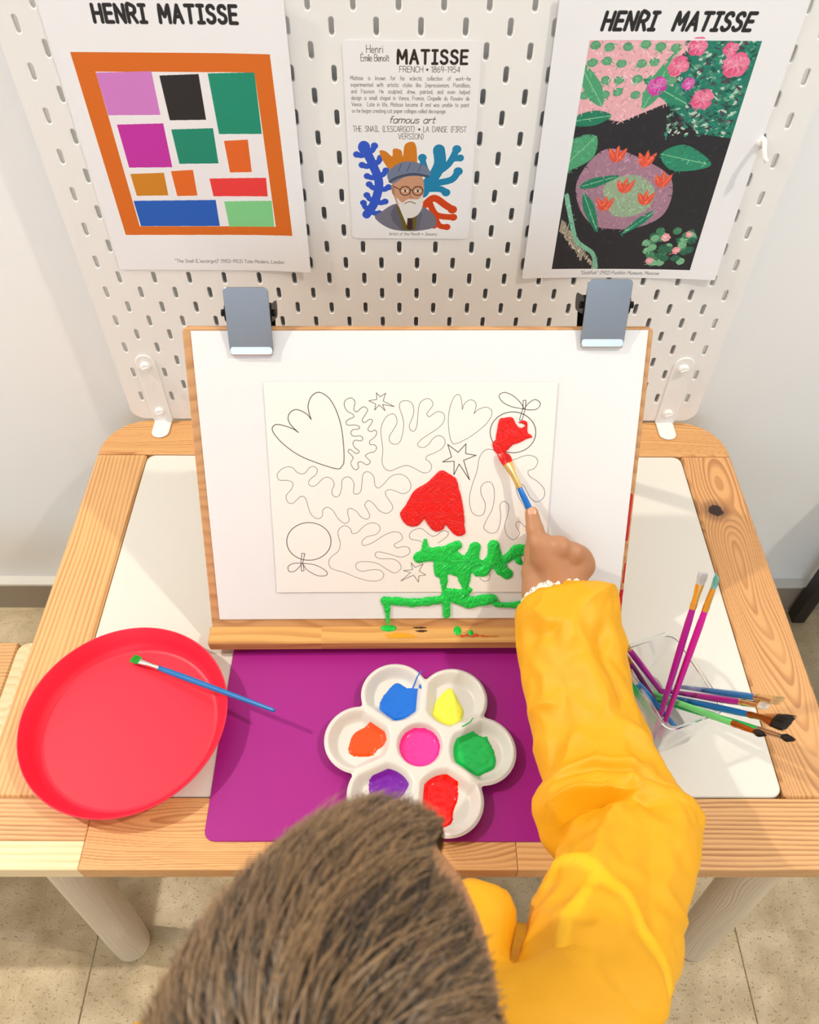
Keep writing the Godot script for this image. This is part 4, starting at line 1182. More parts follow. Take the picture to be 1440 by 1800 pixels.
# a brush lying from its end b to its tip a; the bristles are flat, round or fan
func brush(a: Vector3, b: Vector3, handle: Material, ferrule: Material, hair: Color, kind: String, wide: float, label: String, group := "", roll := 0.0, hair2 = null) -> Node3D:
	var ay := (a - b).normalized()
	var ref := Vector3.UP if absf(ay.y) < 0.95 else Vector3.RIGHT
	var axx := ay.cross(ref).normalized()
	var bs := Basis(axx, ay, axx.cross(ay)) * Basis(Vector3(0, 1, 0), roll)
	var t := thing("paintbrush", label, "brush", Transform3D(bs, b), group)
	var L := a.distance_to(b)
	var bl := 0.012 if kind != "fan" else 0.017
	var fl := 0.026 if kind != "fan" else 0.030
	var h := L - bl - fl
	var mb := MB.new()
	lathe(mb, Transform3D(), [Vector2(0.0, 0.0), Vector2(0.0014, 0.0003), Vector2(0.0020, 0.002), Vector2(0.0026, h * 0.35), Vector2(0.0032, h * 0.72), Vector2(0.0031, h * 0.9), Vector2(0.0026, h), Vector2(0.0, h)], 16)
	obj("handle", mb, handle, t)
	mb = MB.new()
	var rows := []
	var prof := [[h - 0.0005, 0.0029, 0.0029], [h + 0.003, 0.0030, 0.0030], [h + 0.0034, 0.0027, 0.0027], [h + 0.0048, 0.0030, 0.0030], [h + 0.0052, 0.0027, 0.0027], [h + fl * 0.5, 0.0028, 0.0027], [h + fl, wide * 0.5, 0.0016 if kind == "flat" else 0.0026]]
	if kind == "round": prof[6] = [h + fl, 0.0021, 0.0021]
	for q in prof:
		var row := []
		for i in 18: row.append(mb.add(Vector3(cos(TAU * i / 18) * q[1], q[0], -sin(TAU * i / 18) * q[2])))
		rows.append(row)
	for k in rows.size() - 1:
		for i in 18: mb.quad(rows[k][i], rows[k][(i + 1) % 18], rows[k + 1][(i + 1) % 18], rows[k + 1][i])
	obj("ferrule", mb, ferrule, t)
	# bristles: a shaped bundle with single hairs round it
	mb = MB.new()
	var r := RandomNumberGenerator.new()
	r.seed = int(absf(a.x) * 1e5)
	var w0: float = prof[6][1]; var d0: float = prof[6][2]
	rows = []
	for k in 6:
		var f := k / 5.0
		var sw := 1.0; var sd := 1.0
		if kind == "flat": sw = 1.0 + 0.10 * f; sd = 1.0 - 0.75 * f
		elif kind == "round": sw = (1.0 + 0.9 * sin(PI * minf(f * 1.1, 1.0))) * (1.0 - pow(f, 2.2) * 0.95); sd = sw
		else: sw = 1.0 + 0.35 * f - 0.45 * pow(f, 4.0); sd = 1.0 + 0.1 * f - 0.8 * pow(f, 3.0)
		var row := []
		for i in 18: row.append(mb.add(Vector3(cos(TAU * i / 18) * w0 * sw * 0.96, h + fl + bl * (f * (1.0 if i % 3 else 0.94)), -sin(TAU * i / 18) * d0 * sd * 0.96)))
		rows.append(row)
	for k in 5:
		for i in 18: mb.quad(rows[k][i], rows[k][(i + 1) % 18], rows[k + 1][(i + 1) % 18], rows[k + 1][i])
	var top := mb.add(Vector3(0, h + fl + bl, 0))
	for i in 18: mb.tri(top, rows[5][i], rows[5][(i + 1) % 18])
	for i in 60:
		var ang := r.randf() * TAU
		var e := sqrt(r.randf())
		var s := Vector3(cos(ang) * w0 * 0.9, h + fl - 0.001, -sin(ang) * d0 * 0.9)
		var sp := 1.25 if kind == "fan" else (1.08 if kind == "flat" else 0.5)
		var mid := Vector3(s.x * (1.25 if kind != "round" else 1.7), h + fl + bl * 0.55, s.z * 1.2)
		tube(mb, PackedVector3Array([s, mid, Vector3(s.x * sp + r.randf_range(-0.0006, 0.0006), h + fl + bl * r.randf_range(0.85, 1.06), s.z * 0.4 * e)]), 0.00022, 0.00010, 4, false)
	obj("bristles", mb, hair2 if hair2 else mat(hair, 0.6), t)
	return t

func build_brushes() -> void:
	var plum := gloss(Color(0.66, 0.03, 0.56), 0.22); var plum2 := gloss(Color(0.80, 0.04, 0.60), 0.22)
	var blue := gloss(Color(0.05, 0.44, 0.72), 0.22); var green := gloss(Color(0.12, 0.80, 0.38), 0.25); var lime := gloss(Color(0.42, 0.84, 0.48), 0.3)
	var g := "paintbrushes standing in the clear cup"
	brush(Vector3(0.241, 0.683, 0.397), Vector3(0.2315, 0.4840, 0.4640), plum, M.gold, Color(0.80, 0.78, 0.78), "flat", 0.0075, "upright purple brush with grey-white bristles, left of its twin in the cup", g)
	brush(Vector3(0.2510, 0.685, 0.402), Vector3(0.2395, 0.4840, 0.4590), plum2, M.gold, Color(0.50, 0.76, 0.74), "flat", 0.0080, "upright magenta brush with pale teal bristles, right of its twin in the cup", g)
	brush(Vector3(0.1800, 0.598, 0.3990), Vector3(0.2600, 0.4840, 0.4200), plum, M.gold, Color(0.35, 0.18, 0.08), "round", 0.005, "purple brush leaning left out of the cup with its gold ferrule beside the yellow sleeve", g)
	brush(Vector3(0.1820, 0.590, 0.4060), Vector3(0.2500, 0.4840, 0.4300), gloss(Color(0.40, 0.02, 0.34), 0.3), M.copper, Color(0.30, 0.16, 0.08), "round", 0.005, "dark purple brush just under the left-leaning purple one", g)
	brush(Vector3(0.1830, 0.5830, 0.4240), Vector3(0.2640, 0.4840, 0.4520), blue, M.silver, Color(0.30, 0.2, 0.1), "round", 0.005, "blue brush leaning left in the cup across the purple ones", g)
	brush(Vector3(0.1830, 0.5750, 0.4160), Vector3(0.2440, 0.4840, 0.4480), green, M.silver, Color(0.30, 0.2, 0.1), "round", 0.005, "green brush leaning left in the cup below the blue one", g)
	brush(Vector3(0.289, 0.650, 0.499), Vector3(0.2690, 0.4840, 0.4000), blue, M.gold, Color(0.80, 0.68, 0.50), "flat", 0.0080, "blue brush leaning right with beige bristles, farthest of the right-leaning ones", g, 0.6)
	brush(Vector3(0.2870, 0.630, 0.494), Vector3(0.2550, 0.4840, 0.4050), plum, M.gold, Color(0.88, 0.86, 0.84), "flat", 0.0060, "purple brush leaning right with white bristles beside the beige-bristled one", g, 0.6)
	brush(Vector3(0.301, 0.629, 0.5085), Vector3(0.2450, 0.4840, 0.4085), blue, M.copper, Color(0.05, 0.03, 0.025), "fan", 0.0150, "blue brush leaning right with a broad black bristle head", g, 0.3)
	brush(Vector3(0.3030, 0.623, 0.5200), Vector3(0.2365, 0.4840, 0.4120), green, M.silver, Color(0.08, 0.04, 0.03), "round", 0.006, "green brush with silver ferrule and dark round bristles leaning right", g)
	brush(Vector3(0.2840, 0.616, 0.513), Vector3(0.2300, 0.4840, 0.4020), lime, M.copper, Color(0.10, 0.05, 0.03), "round", 0.006, "pale green brush with copper ferrule and dark bristles leaning right", g)
	brush(Vector3(-0.2996, 0.4890, 0.3713), Vector3(-0.1366, 0.5247, 0.4480), blue, M.silver, Color(0.02, 0.62, 0.14), "flat", 0.0085, "blue brush with a green painted tip resting across the red plate", "", 0.0, gloss(Color(0.02, 0.66, 0.15), 0.3))
	var bt: Vector3 = JT("btip"); var bg: Vector3 = JT("bgrip")
	var d := (bg - bt).normalized()
	brush(bt + EZ.basis.z * 0.0015 - d * 0.004, bt + d * 0.150, gloss(Color(0.02, 0.42, 0.78), 0.25), M.gold, Color(0.9, 0.03, 0.03), "flat", 0.0120, "blue brush with gold ferrule and red painted tip in the child's hand", "", 0.0, gloss(Color(0.92, 0.02, 0.02), 0.3))

func build_cup() -> void:
	# clear box, a little wider at the rim
	var ang := atan2(0.0163, 0.0458)
	var mb := MB.new()
	var at := Transform3D(Basis(Vector3.UP, ang), Vector3(0.2410, TOP + 0.0006, 0.4275))
	var rings := [[0.0255, 0.0395, 0.0], [0.0308, 0.0448, 0.0695], [0.0294, 0.0434, 0.0695], [0.0240, 0.0380, 0.0020]]
	var rows := []
	for q in rings:
		var o := round_rect(-q[0], -q[1], q[0], q[1], 0.011, 6)
		var row := []
		for p in o: row.append(mb.add(Vector3(p.x, q[2], -p.y)))
		rows.append(row)
	var n: int = rows[0].size()
	for k in rows.size() - 1:
		for i in n: mb.quad(rows[k][i], rows[k][(i + 1) % n], rows[k + 1][(i + 1) % n], rows[k + 1][i])
	var c0 := mb.add(Vector3(0, 0, 0)); var c1 := mb.add(Vector3(0, 0.002, 0))
	for i in n:
		mb.tri(c0, rows[0][(i + 1) % n], rows[0][i])
		mb.tri(c1, rows[-1][i], rows[-1][(i + 1) % n])
	var o := thing("brush_cup", "", "cup", at)
	obj("body", mb, M.clear, o)
	mb = MB.new()
	var lines := []
	for q in [[0.0306, 0.0446, 0.0696], [0.0322, 0.0462, 0.0700], [0.0324, 0.0464, 0.0714], [0.0318, 0.0458, 0.0724], [0.0302, 0.0442, 0.0724], [0.0294, 0.0434, 0.0712], [0.0292, 0.0432, 0.0696], [0.0306, 0.0446, 0.0696]]:
		var row := []
		for p in round_rect(-q[0], -q[1], q[0], q[1], 0.011, 6): row.append(mb.add(Vector3(p.x, q[2], -p.y)))
		lines.append(row)
	for k in lines.size() - 1:
		for i in n: mb.quad(lines[k][i], lines[k][(i + 1) % n], lines[k + 1][(i + 1) % n], lines[k + 1][i])
	obj("rim", mb, M.solid_clear, o)
	tag(o, "clear plastic rectangular cup holding paintbrushes on the white tabletop", "cup")

# ---------------------------------------------------------------- furniture at the sides
func build_neighbours() -> void:
	var t := thing("stool", "low pale pine stool peeking out at the left of the table", "stool", Transform3D(Basis(), Vector3(-0.64, 0.0, 0.38)))
	var uvs := Vector2(2, 4)
	var mb := MB.new()
	plate(mb, Transform3D(FLAT, Vector3(-0.016, 0.269, 0)), round_rect(-0.1175, -0.165, 0.1165, 0.150, 0.002, 3), 0.022, 0.002, uvs)
	obj("seat", mb, M.pine_tight, t)
	for q in [[0.1165, 0.0150], [-0.1490, 0.0070]]:
		mb = MB.new()
		plate(mb, Transform3D(FLAT, Vector3(q[0], 0.269, 0)), round_rect(-0.0155, -0.165, 0.0155, 0.150, q[1], 6), 0.022, 0.002, Vector2(4, 2))
		obj("side_rail", mb, M.pine_pale, t)
	for sx in [-1.0, 1.0]:
		for sz in [-0.12, 0.02]:
			mb = MB.new()
			lathe(mb, Transform3D(Basis(), Vector3(0.10 * sx - 0.016, 0, sz)), [Vector2(0, 0), Vector2(0.019, 0), Vector2(0.021, 0.004), Vector2(0.021, 0.258)], 24)
			obj("leg", mb, M.pine_leg, t)
	# a dark chair by the wall on the right: legs, seat and apron
	t = thing("dark_chair", "dark brown wooden chair whose leg shows by the wall on the right", "chair", Transform3D(Basis(), Vector3(0.70, 0, 0.006)))
	for q in [[0.0025, 0.005, 0.44], [0.40, 0.005, 0.44], [0.0025, 0.40, 0.44], [0.40, 0.40, 0.44]]:
		mb = MB.new()
		chbox(mb, Transform3D(Basis(), Vector3(q[0] , q[2] * 0.5, q[1])), Vector3(0.023, q[2], 0.023), 0.0012, 1)
		obj("leg", mb, M.dark_wood, t)
	mb = MB.new()
	chbox(mb, Transform3D(Basis(), Vector3(0.2012, 0.45, 0.2025)), Vector3(0.43, 0.02, 0.425), 0.003, 0)
	obj("seat", mb, M.dark_wood, t)
	mb = MB.new()
	for q in [[Vector3(0.2012, 0.42, 0.005), Vector3(0.375, 0.04, 0.016)], [Vector3(0.2012, 0.42, 0.40), Vector3(0.375, 0.04, 0.016)]]:
		mb = MB.new()
		chbox(mb, Transform3D(Basis(), q[0]), q[1], 0.001, 0)
		obj("apron", mb, M.dark_wood, t)
	mb = MB.new()
	chbox(mb, Transform3D(Basis(), Vector3(0.2012, 0.72, 0.008)), Vector3(0.43, 0.10, 0.016), 0.002, 0)
	obj("backrest", mb, M.dark_wood, t)
	for sx in [0.0025, 0.40]:
		mb = MB.new()
		chbox(mb, Transform3D(Basis(), Vector3(sx, 0.62, 0.008)), Vector3(0.022, 0.32, 0.018), 0.001, 1)
		obj("back_post", mb, M.dark_wood, t)

# ---------------------------------------------------------------- the child
func JT(n: String) -> Vector3:
	var p := pts3(JOINTS[n])
	return p[0]

const HC := Vector3(-0.036, 0.838, 0.748)
var HF := Vector3(0.215, -0.640, -0.740).normalized()
var HU := Vector3(0.15, 0.766, -0.625).normalized()
var HR := Vector3.ZERO

func head_field(w: Vector3) -> float:
	var q := Vector3((w - HC).dot(HR), (w - HC).dot(HU), (w - HC).dot(HF))
	var d := egg(Vector3(q.x / (1.0 - 0.19 * clampf(q.z / 0.09, -1.0, 1.0)), q.y - 0.012, q.z + 0.010), Vector3(0.0610, 0.080, 0.090))
	d = smin(d, egg(q - Vector3(0, -0.040, 0.026), Vector3(0.055, 0.062, 0.052)), 0.03)
	d = smin(d, egg(q - Vector3(0, -0.082, 0.056), Vector3(0.020, 0.016, 0.018)), 0.02)      # chin
	var ax := Vector3(absf(q.x), q.y, q.z)
	d = smin(d, egg(ax - Vector3(0.030, -0.042, 0.058), Vector3(0.022, 0.022, 0.018)), 0.015)  # cheeks
	d = -smin(-d, egg(ax - Vector3(0.028, -0.012, 0.088), Vector3(0.016, 0.011, 0.012)), 0.012)   # eye hollows
	d = smin(d, cone(Vector3(0, -0.008, 0.076), Vector3(0, -0.034, 0.089), 0.006, 0.009, q), 0.010)  # nose
	d = smin(d, egg(ax - Vector3(0.007, -0.035, 0.084), Vector3(0.006, 0.005, 0.006)), 0.005)
	d = smin(d, egg(q - Vector3(0, -0.053, 0.079), Vector3(0.018, 0.004, 0.006)), 0.004)
	d = smin(d, egg(q - Vector3(0, -0.060, 0.077), Vector3(0.015, 0.005, 0.006)), 0.004)
	var e := egg(ax - Vector3(0.068, -0.022, -0.008), Vector3(0.007, 0.028, 0.017))          # ears
	e = -smin(-e, egg(ax - Vector3(0.075, -0.020, -0.004), Vector3(0.006, 0.017, 0.010)), 0.004)
	d = smin(d, e, 0.006)
	d = smin(d, cone(Vector3(0, -0.03, -0.03), (Vector3(-0.030, 0.765, 0.790) - HC) * Basis(HR, HU, HF), 0.042, 0.040, q), 0.02)
	return d

var arm_axis := PackedVector3Array()
func hand_field(q: Vector3) -> float:
	var d := 1e9
	var w: Vector3 = J.wrist
	var palm := cone(w, (J.imcp + J.mmcp) * 0.5 - EN * 0.010, 0.0200, 0.0135, q)
	palm = smin(palm, cone(w, (J.rmcp + J.pmcp) * 0.5 - EN * 0.012, 0.0190, 0.0130, q), 0.012)
	palm = smin(palm, cone(J.imcp - EN * 0.010, J.pmcp - EN * 0.012, 0.0125, 0.0115, q), 0.010)
	palm = smin(palm, cone(w, J.tcmc, 0.018, 0.015, q), 0.012)
	for k in ["imcp", "mmcp", "rmcp", "pmcp"]: palm = smin(palm, q.distance_to(J[k] - EN * 0.007) - 0.0082, 0.006)
	var fi := cone(J.imcp - EN * 0.007, J.pip, 0.0105, 0.0092, q)
	fi = smin(fi, cone(J.pip, J.dip, 0.0091, 0.0082, q), 0.003)
	fi = smin(fi, cone(J.dip, J.tip, 0.0082, 0.0068, q), 0.003)
	d = smin(palm, fi, 0.008)
	for k in ["m", "r", "p"]:
		var s := 0.0082 if k != "p" else 0.0074
		var g := cone(J[k + "mcp"] - EN * 0.007, J[k + "pip"], s + 0.0008, s, q)
		g = minf(g, cone(J[k + "pip"], J[k + "dip"], s, s - 0.0006, q))
		g = minf(g, cone(J[k + "dip"], J[k + "tip"], s - 0.0006, s - 0.0014, q))
		d = smin(d, g, 0.006)
	var th := cone(J.tcmc, J.tmcp, 0.0135, 0.0100, q)
	th = smin(th, cone(J.tmcp, J.tip2, 0.0095, 0.0084, q), 0.003)
	th = smin(th, cone(J.tip2, J.tend, 0.0084, 0.0068, q), 0.003)
	d = smin(d, th, 0.012)
	d = smin(d, cone(w, arm_axis[3], 0.0205, 0.0240, q), 0.012)
	return d

var J := {}
var EN := Vector3.ZERO
func body_field(q: Vector3) -> float:
	var d := cone(Vector3(-0.028, 0.78, 0.782), Vector3(-0.022, 0.68, 0.798), 0.034, 0.050, q)
	var t := Vector3(0.72, 1, 1)
	d = smin(d, cone(Vector3(-0.022, 0.69, 0.800) * t, Vector3(0, 0.50, 0.855) * t, 0.054, 0.058, q * t), 0.03)
	for i in range(3, 14): d = smin(d, cone(arm_axis[i], arm_axis[i + 1], 0.024, 0.026, q), 0.02)
	d = smin(d, cone(arm_axis[14], Vector3(-0.02, 0.69, 0.795), 0.026, 0.045, q), 0.02)
	for c in LARM: d = smin(d, cone(c[0], c[1], c[2], c[3], q), 0.015)
	for sx in [-1.0, 1.0]:
		d = smin(d, cone(Vector3(0.050 * sx, 0.46, 0.858), Vector3(0.060 * sx, 0.27, 0.845), 0.054, 0.043, q), 0.03)
		d = smin(d, cone(Vector3(0.060 * sx, 0.27, 0.845), Vector3(0.062 * sx, 0.05, 0.870), 0.043, 0.028, q), 0.02)
		d = smin(d, cone(Vector3(0.062 * sx, 0.03, 0.870), Vector3(0.066 * sx, 0.022, 0.775), 0.026, 0.020, q), 0.02)
	return d

const LARM := [[Vector3(-0.02, 0.72, 0.785), Vector3(-0.130, 0.715, 0.775), 0.045, 0.032], [Vector3(-0.130, 0.715, 0.775), Vector3(-0.165, 0.570, 0.760), 0.030, 0.026], [Vector3(-0.165, 0.570, 0.760), Vector3(-0.110, 0.520, 0.650), 0.026, 0.019],
	[Vector3(-0.110, 0.520, 0.650), Vector3(-0.095, 0.512, 0.612), 0.020, 0.016], [Vector3(-0.095, 0.512, 0.612), Vector3(-0.092, 0.508, 0.575), 0.0085, 0.0065], [Vector3(-0.104, 0.512, 0.612), Vector3(-0.106, 0.506, 0.578), 0.0082, 0.0062], [Vector3(-0.086, 0.512, 0.614), Vector3(-0.078, 0.507, 0.580), 0.0082, 0.0062], [Vector3(-0.112, 0.510, 0.616), Vector3(-0.119, 0.505, 0.588), 0.0075, 0.0060], [Vector3(-0.090, 0.516, 0.632), Vector3(-0.068, 0.508, 0.606), 0.0090, 0.0072]]

var fold_noise := noise(97, 26.0, 2)
func smock_field(q: Vector3) -> float:
	var t := Vector3(0.80, 1, 1)
	var d := cone(Vector3(-0.025, 0.705, 0.790) * t, Vector3(0.0, 0.40, 0.858) * t, 0.084, 0.128, q * t)
	d = smin(d, cone(Vector3(0.086, 0.712, 0.726), Vector3(-0.02, 0.722, 0.785), 0.042, 0.054, q), 0.025)
	d = smin(d, cone(Vector3(-0.130, 0.712, 0.772), Vector3(-0.02, 0.735, 0.785), 0.046, 0.052, q), 0.03)
	for k in [1, 2]: d = smin(d, cone(LARM[k][0], LARM[k][1], 0.052 if k == 1 else 0.050, 0.050 if k == 1 else 0.036, q), 0.02)
	d = smin(d, cone(Vector3(0.002, 0.700, 0.720), Vector3(0.034, 0.680, 0.668), 0.046, 0.026, q), 0.012)   # the front billows
	d = smin(d, cone(Vector3(0.03, 0.58, 0.71), Vector3(0.085, 0.42, 0.672), 0.05, 0.060, q), 0.04)
	d += 0.0055 * fold_noise.get_noise_3d(q.x * 0.8, q.y * 0.5, q.z * 0.8) - 0.003 * absf(fold_noise.get_noise_3d(q.z * 0.7 + 3.0, q.x * 0.9, q.y * 0.4))
	d += 0.0035 * sin(q.x * 55.0 + q.y * 20.0 + sin(q.y * 25.0) * 1.5) * smoothstep(0.70, 0.5, q.y)
	d = maxf(d, 0.345 - q.y)
	# open at the neck
	return -smin(-d, cone(Vector3(-0.030, 0.80, 0.775), Vector3(-0.028, 0.74, 0.790), 0.047, 0.040, q), 0.008)

func build_child() -> void:
	HR = HF.cross(HU).normalized()
	HU = HR.cross(HF).normalized()
	EN = EZ.basis.z
	for k in JOINTS: J[k] = JT(k)
	var rings := []
	for s in RINGS: rings.append(pts3(s))
	for r in rings: arm_axis.append((r[0] + r[1]) * 0.5)
	var t := thing("person", "child seen from above behind, in a yellow painting smock, painting with the right hand", "person", Transform3D())
	var mb := MB.new()
	nets(mb, head_field, HC - Vector3.ONE * 0.135, HC + Vector3.ONE * 0.135, 0.0036)
	nets(mb, hand_field, Vector3(0.085, 0.555, 0.278), Vector3(0.190, 0.655, 0.420), 0.0021)
	nets(mb, body_field, Vector3(-0.235, -0.01, 0.56), Vector3(0.215, 0.81, 0.96), 0.0105)
	obj("body", mb, M.skin, t)
	for sx in [-1.0, 1.0]:
		mb = MB.new()
		var c: Vector3 = HC + HR * 0.028 * sx - HU * 0.014 + HF * 0.0655
		lathe_sphere(mb, c, 0.0095)
		obj("eye", mb, mat(Color(0.9, 0.89, 0.87), 0.2), t)
		mb = MB.new()
		lathe_sphere(mb, c + HF * 0.0064, 0.0042)
		obj("iris", mb, mat(Color(0.16, 0.09, 0.05), 0.2), t)
	# index finger nail
	mb = MB.new()
	var nd: Vector3 = (J.tip - J.dip).normalized()
	var up: Vector3 = (EN - nd * nd.dot(EN)).normalized()
	var side: Vector3 = nd.cross(up)
	lathe_sphere(mb, Vector3.ZERO, 1.0)
	var nail := obj("fingernail", mb, mat(Color(0.84, 0.62, 0.52), 0.3), t)
	nail.transform = Transform3D(Basis(side * 0.0042, nd * 0.0050, side.cross(nd) * 0.0012), J.tip + up * 0.0058 - nd * 0.0005)
	# smock: trunk, then the visible sleeve
	mb = MB.new()
	nets(mb, smock_field, Vector3(-0.25, 0.335, 0.56), Vector3(0.22, 0.83, 1.02), 0.0080)
	var smock := obj("smock", mb, M.smock, t, "yellow long-sleeved smock")
	mb = sleeve(rings)
	obj("sleeve", mb, M.sleeve, smock)
	cuff(rings, smock)
	# trousers and shoes, hidden below the frame
	mb = MB.new()
	nets(mb, func(q): return minf(minf(cone(Vector3(-0.050, 0.45, 0.858), Vector3(-0.060, 0.27, 0.845), 0.064, 0.053, q), cone(Vector3(-0.060, 0.27, 0.845), Vector3(-0.062, 0.07, 0.870), 0.055, 0.045, q)), minf(cone(Vector3(0.050, 0.45, 0.858), Vector3(0.060, 0.27, 0.845), 0.064, 0.053, q), cone(Vector3(0.060, 0.27, 0.845), Vector3(0.062, 0.07, 0.870), 0.055, 0.045, q))), Vector3(-0.15, 0.01, 0.76), Vector3(0.15, 0.57, 0.96), 0.012)
	obj("trousers", mb, mat(Color(0.18, 0.22, 0.32), 0.85), t)
	for sx in [-1.0, 1.0]:
		mb = MB.new()
		nets(mb, func(q): return maxf(smin(cone(Vector3(0.062 * sx, 0.030, 0.885), Vector3(0.066 * sx, 0.026, 0.765), 0.036, 0.031, q), cone(Vector3(0.062 * sx, 0.04, 0.875), Vector3(0.062 * sx, 0.07, 0.872), 0.036, 0.038, q), 0.02), 0.002 - q.y), Vector3(0.062 * sx - 0.06, -0.006, 0.715), Vector3(0.062 * sx + 0.06, 0.12, 0.935), 0.008)
		obj("shoe", mb, mat(Color(0.85, 0.85, 0.86), 0.6), t)
	hair(t)

func lathe_sphere(mb: MB, c: Vector3, r: float) -> void:
	var p := []
	for k in 13: p.append(Vector2(sin(PI * k / 12) * r, -cos(PI * k / 12) * r))
	lathe(mb, Transform3D(Basis(), c), p, 24)

func ring_frame(rings: Array, s: float) -> Array:   # centre, side vector (half width), depth vector
	var i := clampi(int(s), 0, rings.size() - 2)
	var f := s - i
	var im := maxi(i - 1, 0); var ip := mini(i + 2, rings.size() - 1)
	var a: Vector3 = rings[i][0].cubic_interpolate(rings[i + 1][0], rings[im][0], rings[ip][0], f)
	var b: Vector3 = rings[i][1].cubic_interpolate(rings[i + 1][1], rings[im][1], rings[ip][1], f)
	a = a.lerp(rings[i][0].lerp(rings[i + 1][0], f), 0.5)
	b = b.lerp(rings[i][1].lerp(rings[i + 1][1], f), 0.5)
	var c := (a + b) * 0.5
	var last := arm_axis.size() - 1
	var ax := (arm_axis[mini(i + 1, last)] - arm_axis[maxi(i - 1, 0)]).lerp(arm_axis[mini(i + 2, last)] - arm_axis[i], f).normalized()
	var e1 := (b - a) * 0.5
	var e2 := ax.cross(e1).normalized()
	return [c, e1, e2]

func sleeve(rings: Array) -> MB:
	var folds := []
	for s in FOLDS: folds.append([s.get_slice(" ", 0).to_float() * 1e-4, s.get_slice(" ", 1).to_float() * 1e-4, pts2(s, 2, 1e-3)])
	var n := noise(91, 14.0, 2)
	var sewn := []
	for s in SEAMS: sewn.append(pts2(s, 0, 1e-3))
	var cloth: Color = M.smock.albedo_color.srgb_to_linear()
	var hem := Color(0.97, 0.74, 0.08).srgb_to_linear()
	var mb := MB.new()
	var rows := []
	var N := 190; var K := 112
	for j in N + 1:
		var s := float(j) / N * (rings.size() - 1.001)
		var fr := ring_frame(rings, s)
		var half: float = fr[1].length()
		var deep := half * lerpf(RDEEP[int(s)], RDEEP[mini(int(s) + 1, RDEEP.size() - 1)], s - int(s))
		if fr[2].y < 0.0: fr[2] = -fr[2]
		var row := []
		for i in K:
			var a := TAU * i / K
			var d: Vector3 = fr[1].normalized() * cos(a) * half + fr[2] * sin(a) * deep
			var p: Vector3 = fr[0] + d
			var nr := d.normalized()
			var off := 0.0032 * n.get_noise_3d(p.x, p.y * 1.5, p.z) + 0.0028 * (0.4 - absf(n.get_noise_3d(p.x * 1.7 + 5.0, p.y * 1.2, p.z * 1.1)) * 2.0)
			if sin(a) > -0.2:
				var here := Vector2(s * 0.027, cos(a) * half)
				for f in folds:
					var best := 1e9
					var q: PackedVector2Array = f[2]
					var at := 0.0
					for k in q.size() - 1:
						var q0 := Vector2(q[k].x * 0.027, q[k].y * half)
						var e := Vector2(q[k + 1].x * 0.027, q[k + 1].y * half) - q0
						var u := clampf((here - q0).dot(e) / e.length_squared(), 0.0, 1.0)
						var l := (here - q0 - e * u).length_squared()
						if l < best: best = l; at = (k + u) / (q.size() - 1)
					var w: float = f[1]
					if best < w * w * 12.0: off += (1.55 if f[0] > 0.0 else 1.15) * f[0] * exp(-sqrt(best + 1e-6) / w * 1.15) * sin(PI * clampf(0.12 + at * 0.76, 0.0, 1.0)) * smoothstep(-0.2, 0.25, sin(a))
			# gathers at the cuff
			off += 0.0022 * sin(a * 17.0) * exp(-s * 1.6) - 0.004 * exp(-s * 2.5)
			# sewn seams: a doubled, paler strip of cloth
			var sew := 0.0
			if sin(a) > 0.0:
				var spot := Vector2(s * 0.027, cos(a) * half)
				for q in sewn:
					for k in q.size() - 1:
						var q0 := Vector2(q[k].x * 0.027, q[k].y * half)
						var e := Vector2(q[k + 1].x * 0.027, q[k + 1].y * half) - q0
						var u := clampf((spot - q0).dot(e) / maxf(e.length_squared(), 1e-9), 0.0, 1.0)
						sew = maxf(sew, 1.0 - smoothstep(0.0034, 0.0052, (spot - q0 - e * u).length()))
			off += sew * 0.0008
			row.append(mb.add(p + nr * off, Vector2(a / TAU * 4.0, s * 0.4)))
			mb.col.append(cloth.lerp(hem, sew))
		rows.append(row)
	for j in N:
		for i in K: mb.quad(rows[j][i], rows[j + 1][i], rows[j + 1][(i + 1) % K], rows[j][(i + 1) % K])
	return mb

func cuff(rings: Array, parent: Node) -> void:
	var mb := MB.new()
	var n := noise(95, 40.0, 2)
	var fr := ring_frame(rings, 0.12)
	if fr[2].y < 0.0: fr[2] = -fr[2]
	var ax := (arm_axis[0] - arm_axis[2]).normalized()
	var rows := []
	for j in 10:
		var f := j / 9.0
		var row := []
		for i in 120:
			var a := TAU * i / 120
			var k := 1.0 + 0.03 * sin(a * 23.0 + f * 3.0) + 0.02 * n.get_noise_2d(i * 0.4, j) - 0.10 * f
			var swell := sin(PI * f) * 0.004
			var d: Vector3 = fr[1].normalized() * cos(a) * (0.0335 * k + swell) + fr[2] * sin(a) * (0.027 * k + swell)
			row.append(mb.add(fr[0] + d + ax * (f * 0.013 - 0.006), Vector2(a * 0.6, f * 0.2)))
		rows.append(row)
	for j in 9:
		for i in 120: mb.quad(rows[j][(i + 1) % 120], rows[j + 1][(i + 1) % 120], rows[j + 1][i], rows[j][i])
	var cv := Cv.new(512, 128, Color(0.93, 0.92, 0.90))
	var r := RandomNumberGenerator.new()
	r.seed = 4
	for k in 260:
		var p := Vector2(r.randf() * 512, r.randf() * 128)
		cv.line(p, p + Vector2(r.randf_range(-3, 3), r.randf_range(-3, 3)), r.randf_range(1.5, 5.0), [Color(0.25, 0.38, 0.22), Color(0.35, 0.45, 0.6), Color(0.3, 0.26, 0.22), Color(0.8, 0.6, 0.45)][k % 4])
	var m := mat(Color.WHITE, 0.85)
	m.albedo_texture = cv.tex()
	obj("cuff", mb, m, parent, "white gathered cuff spattered with paint")

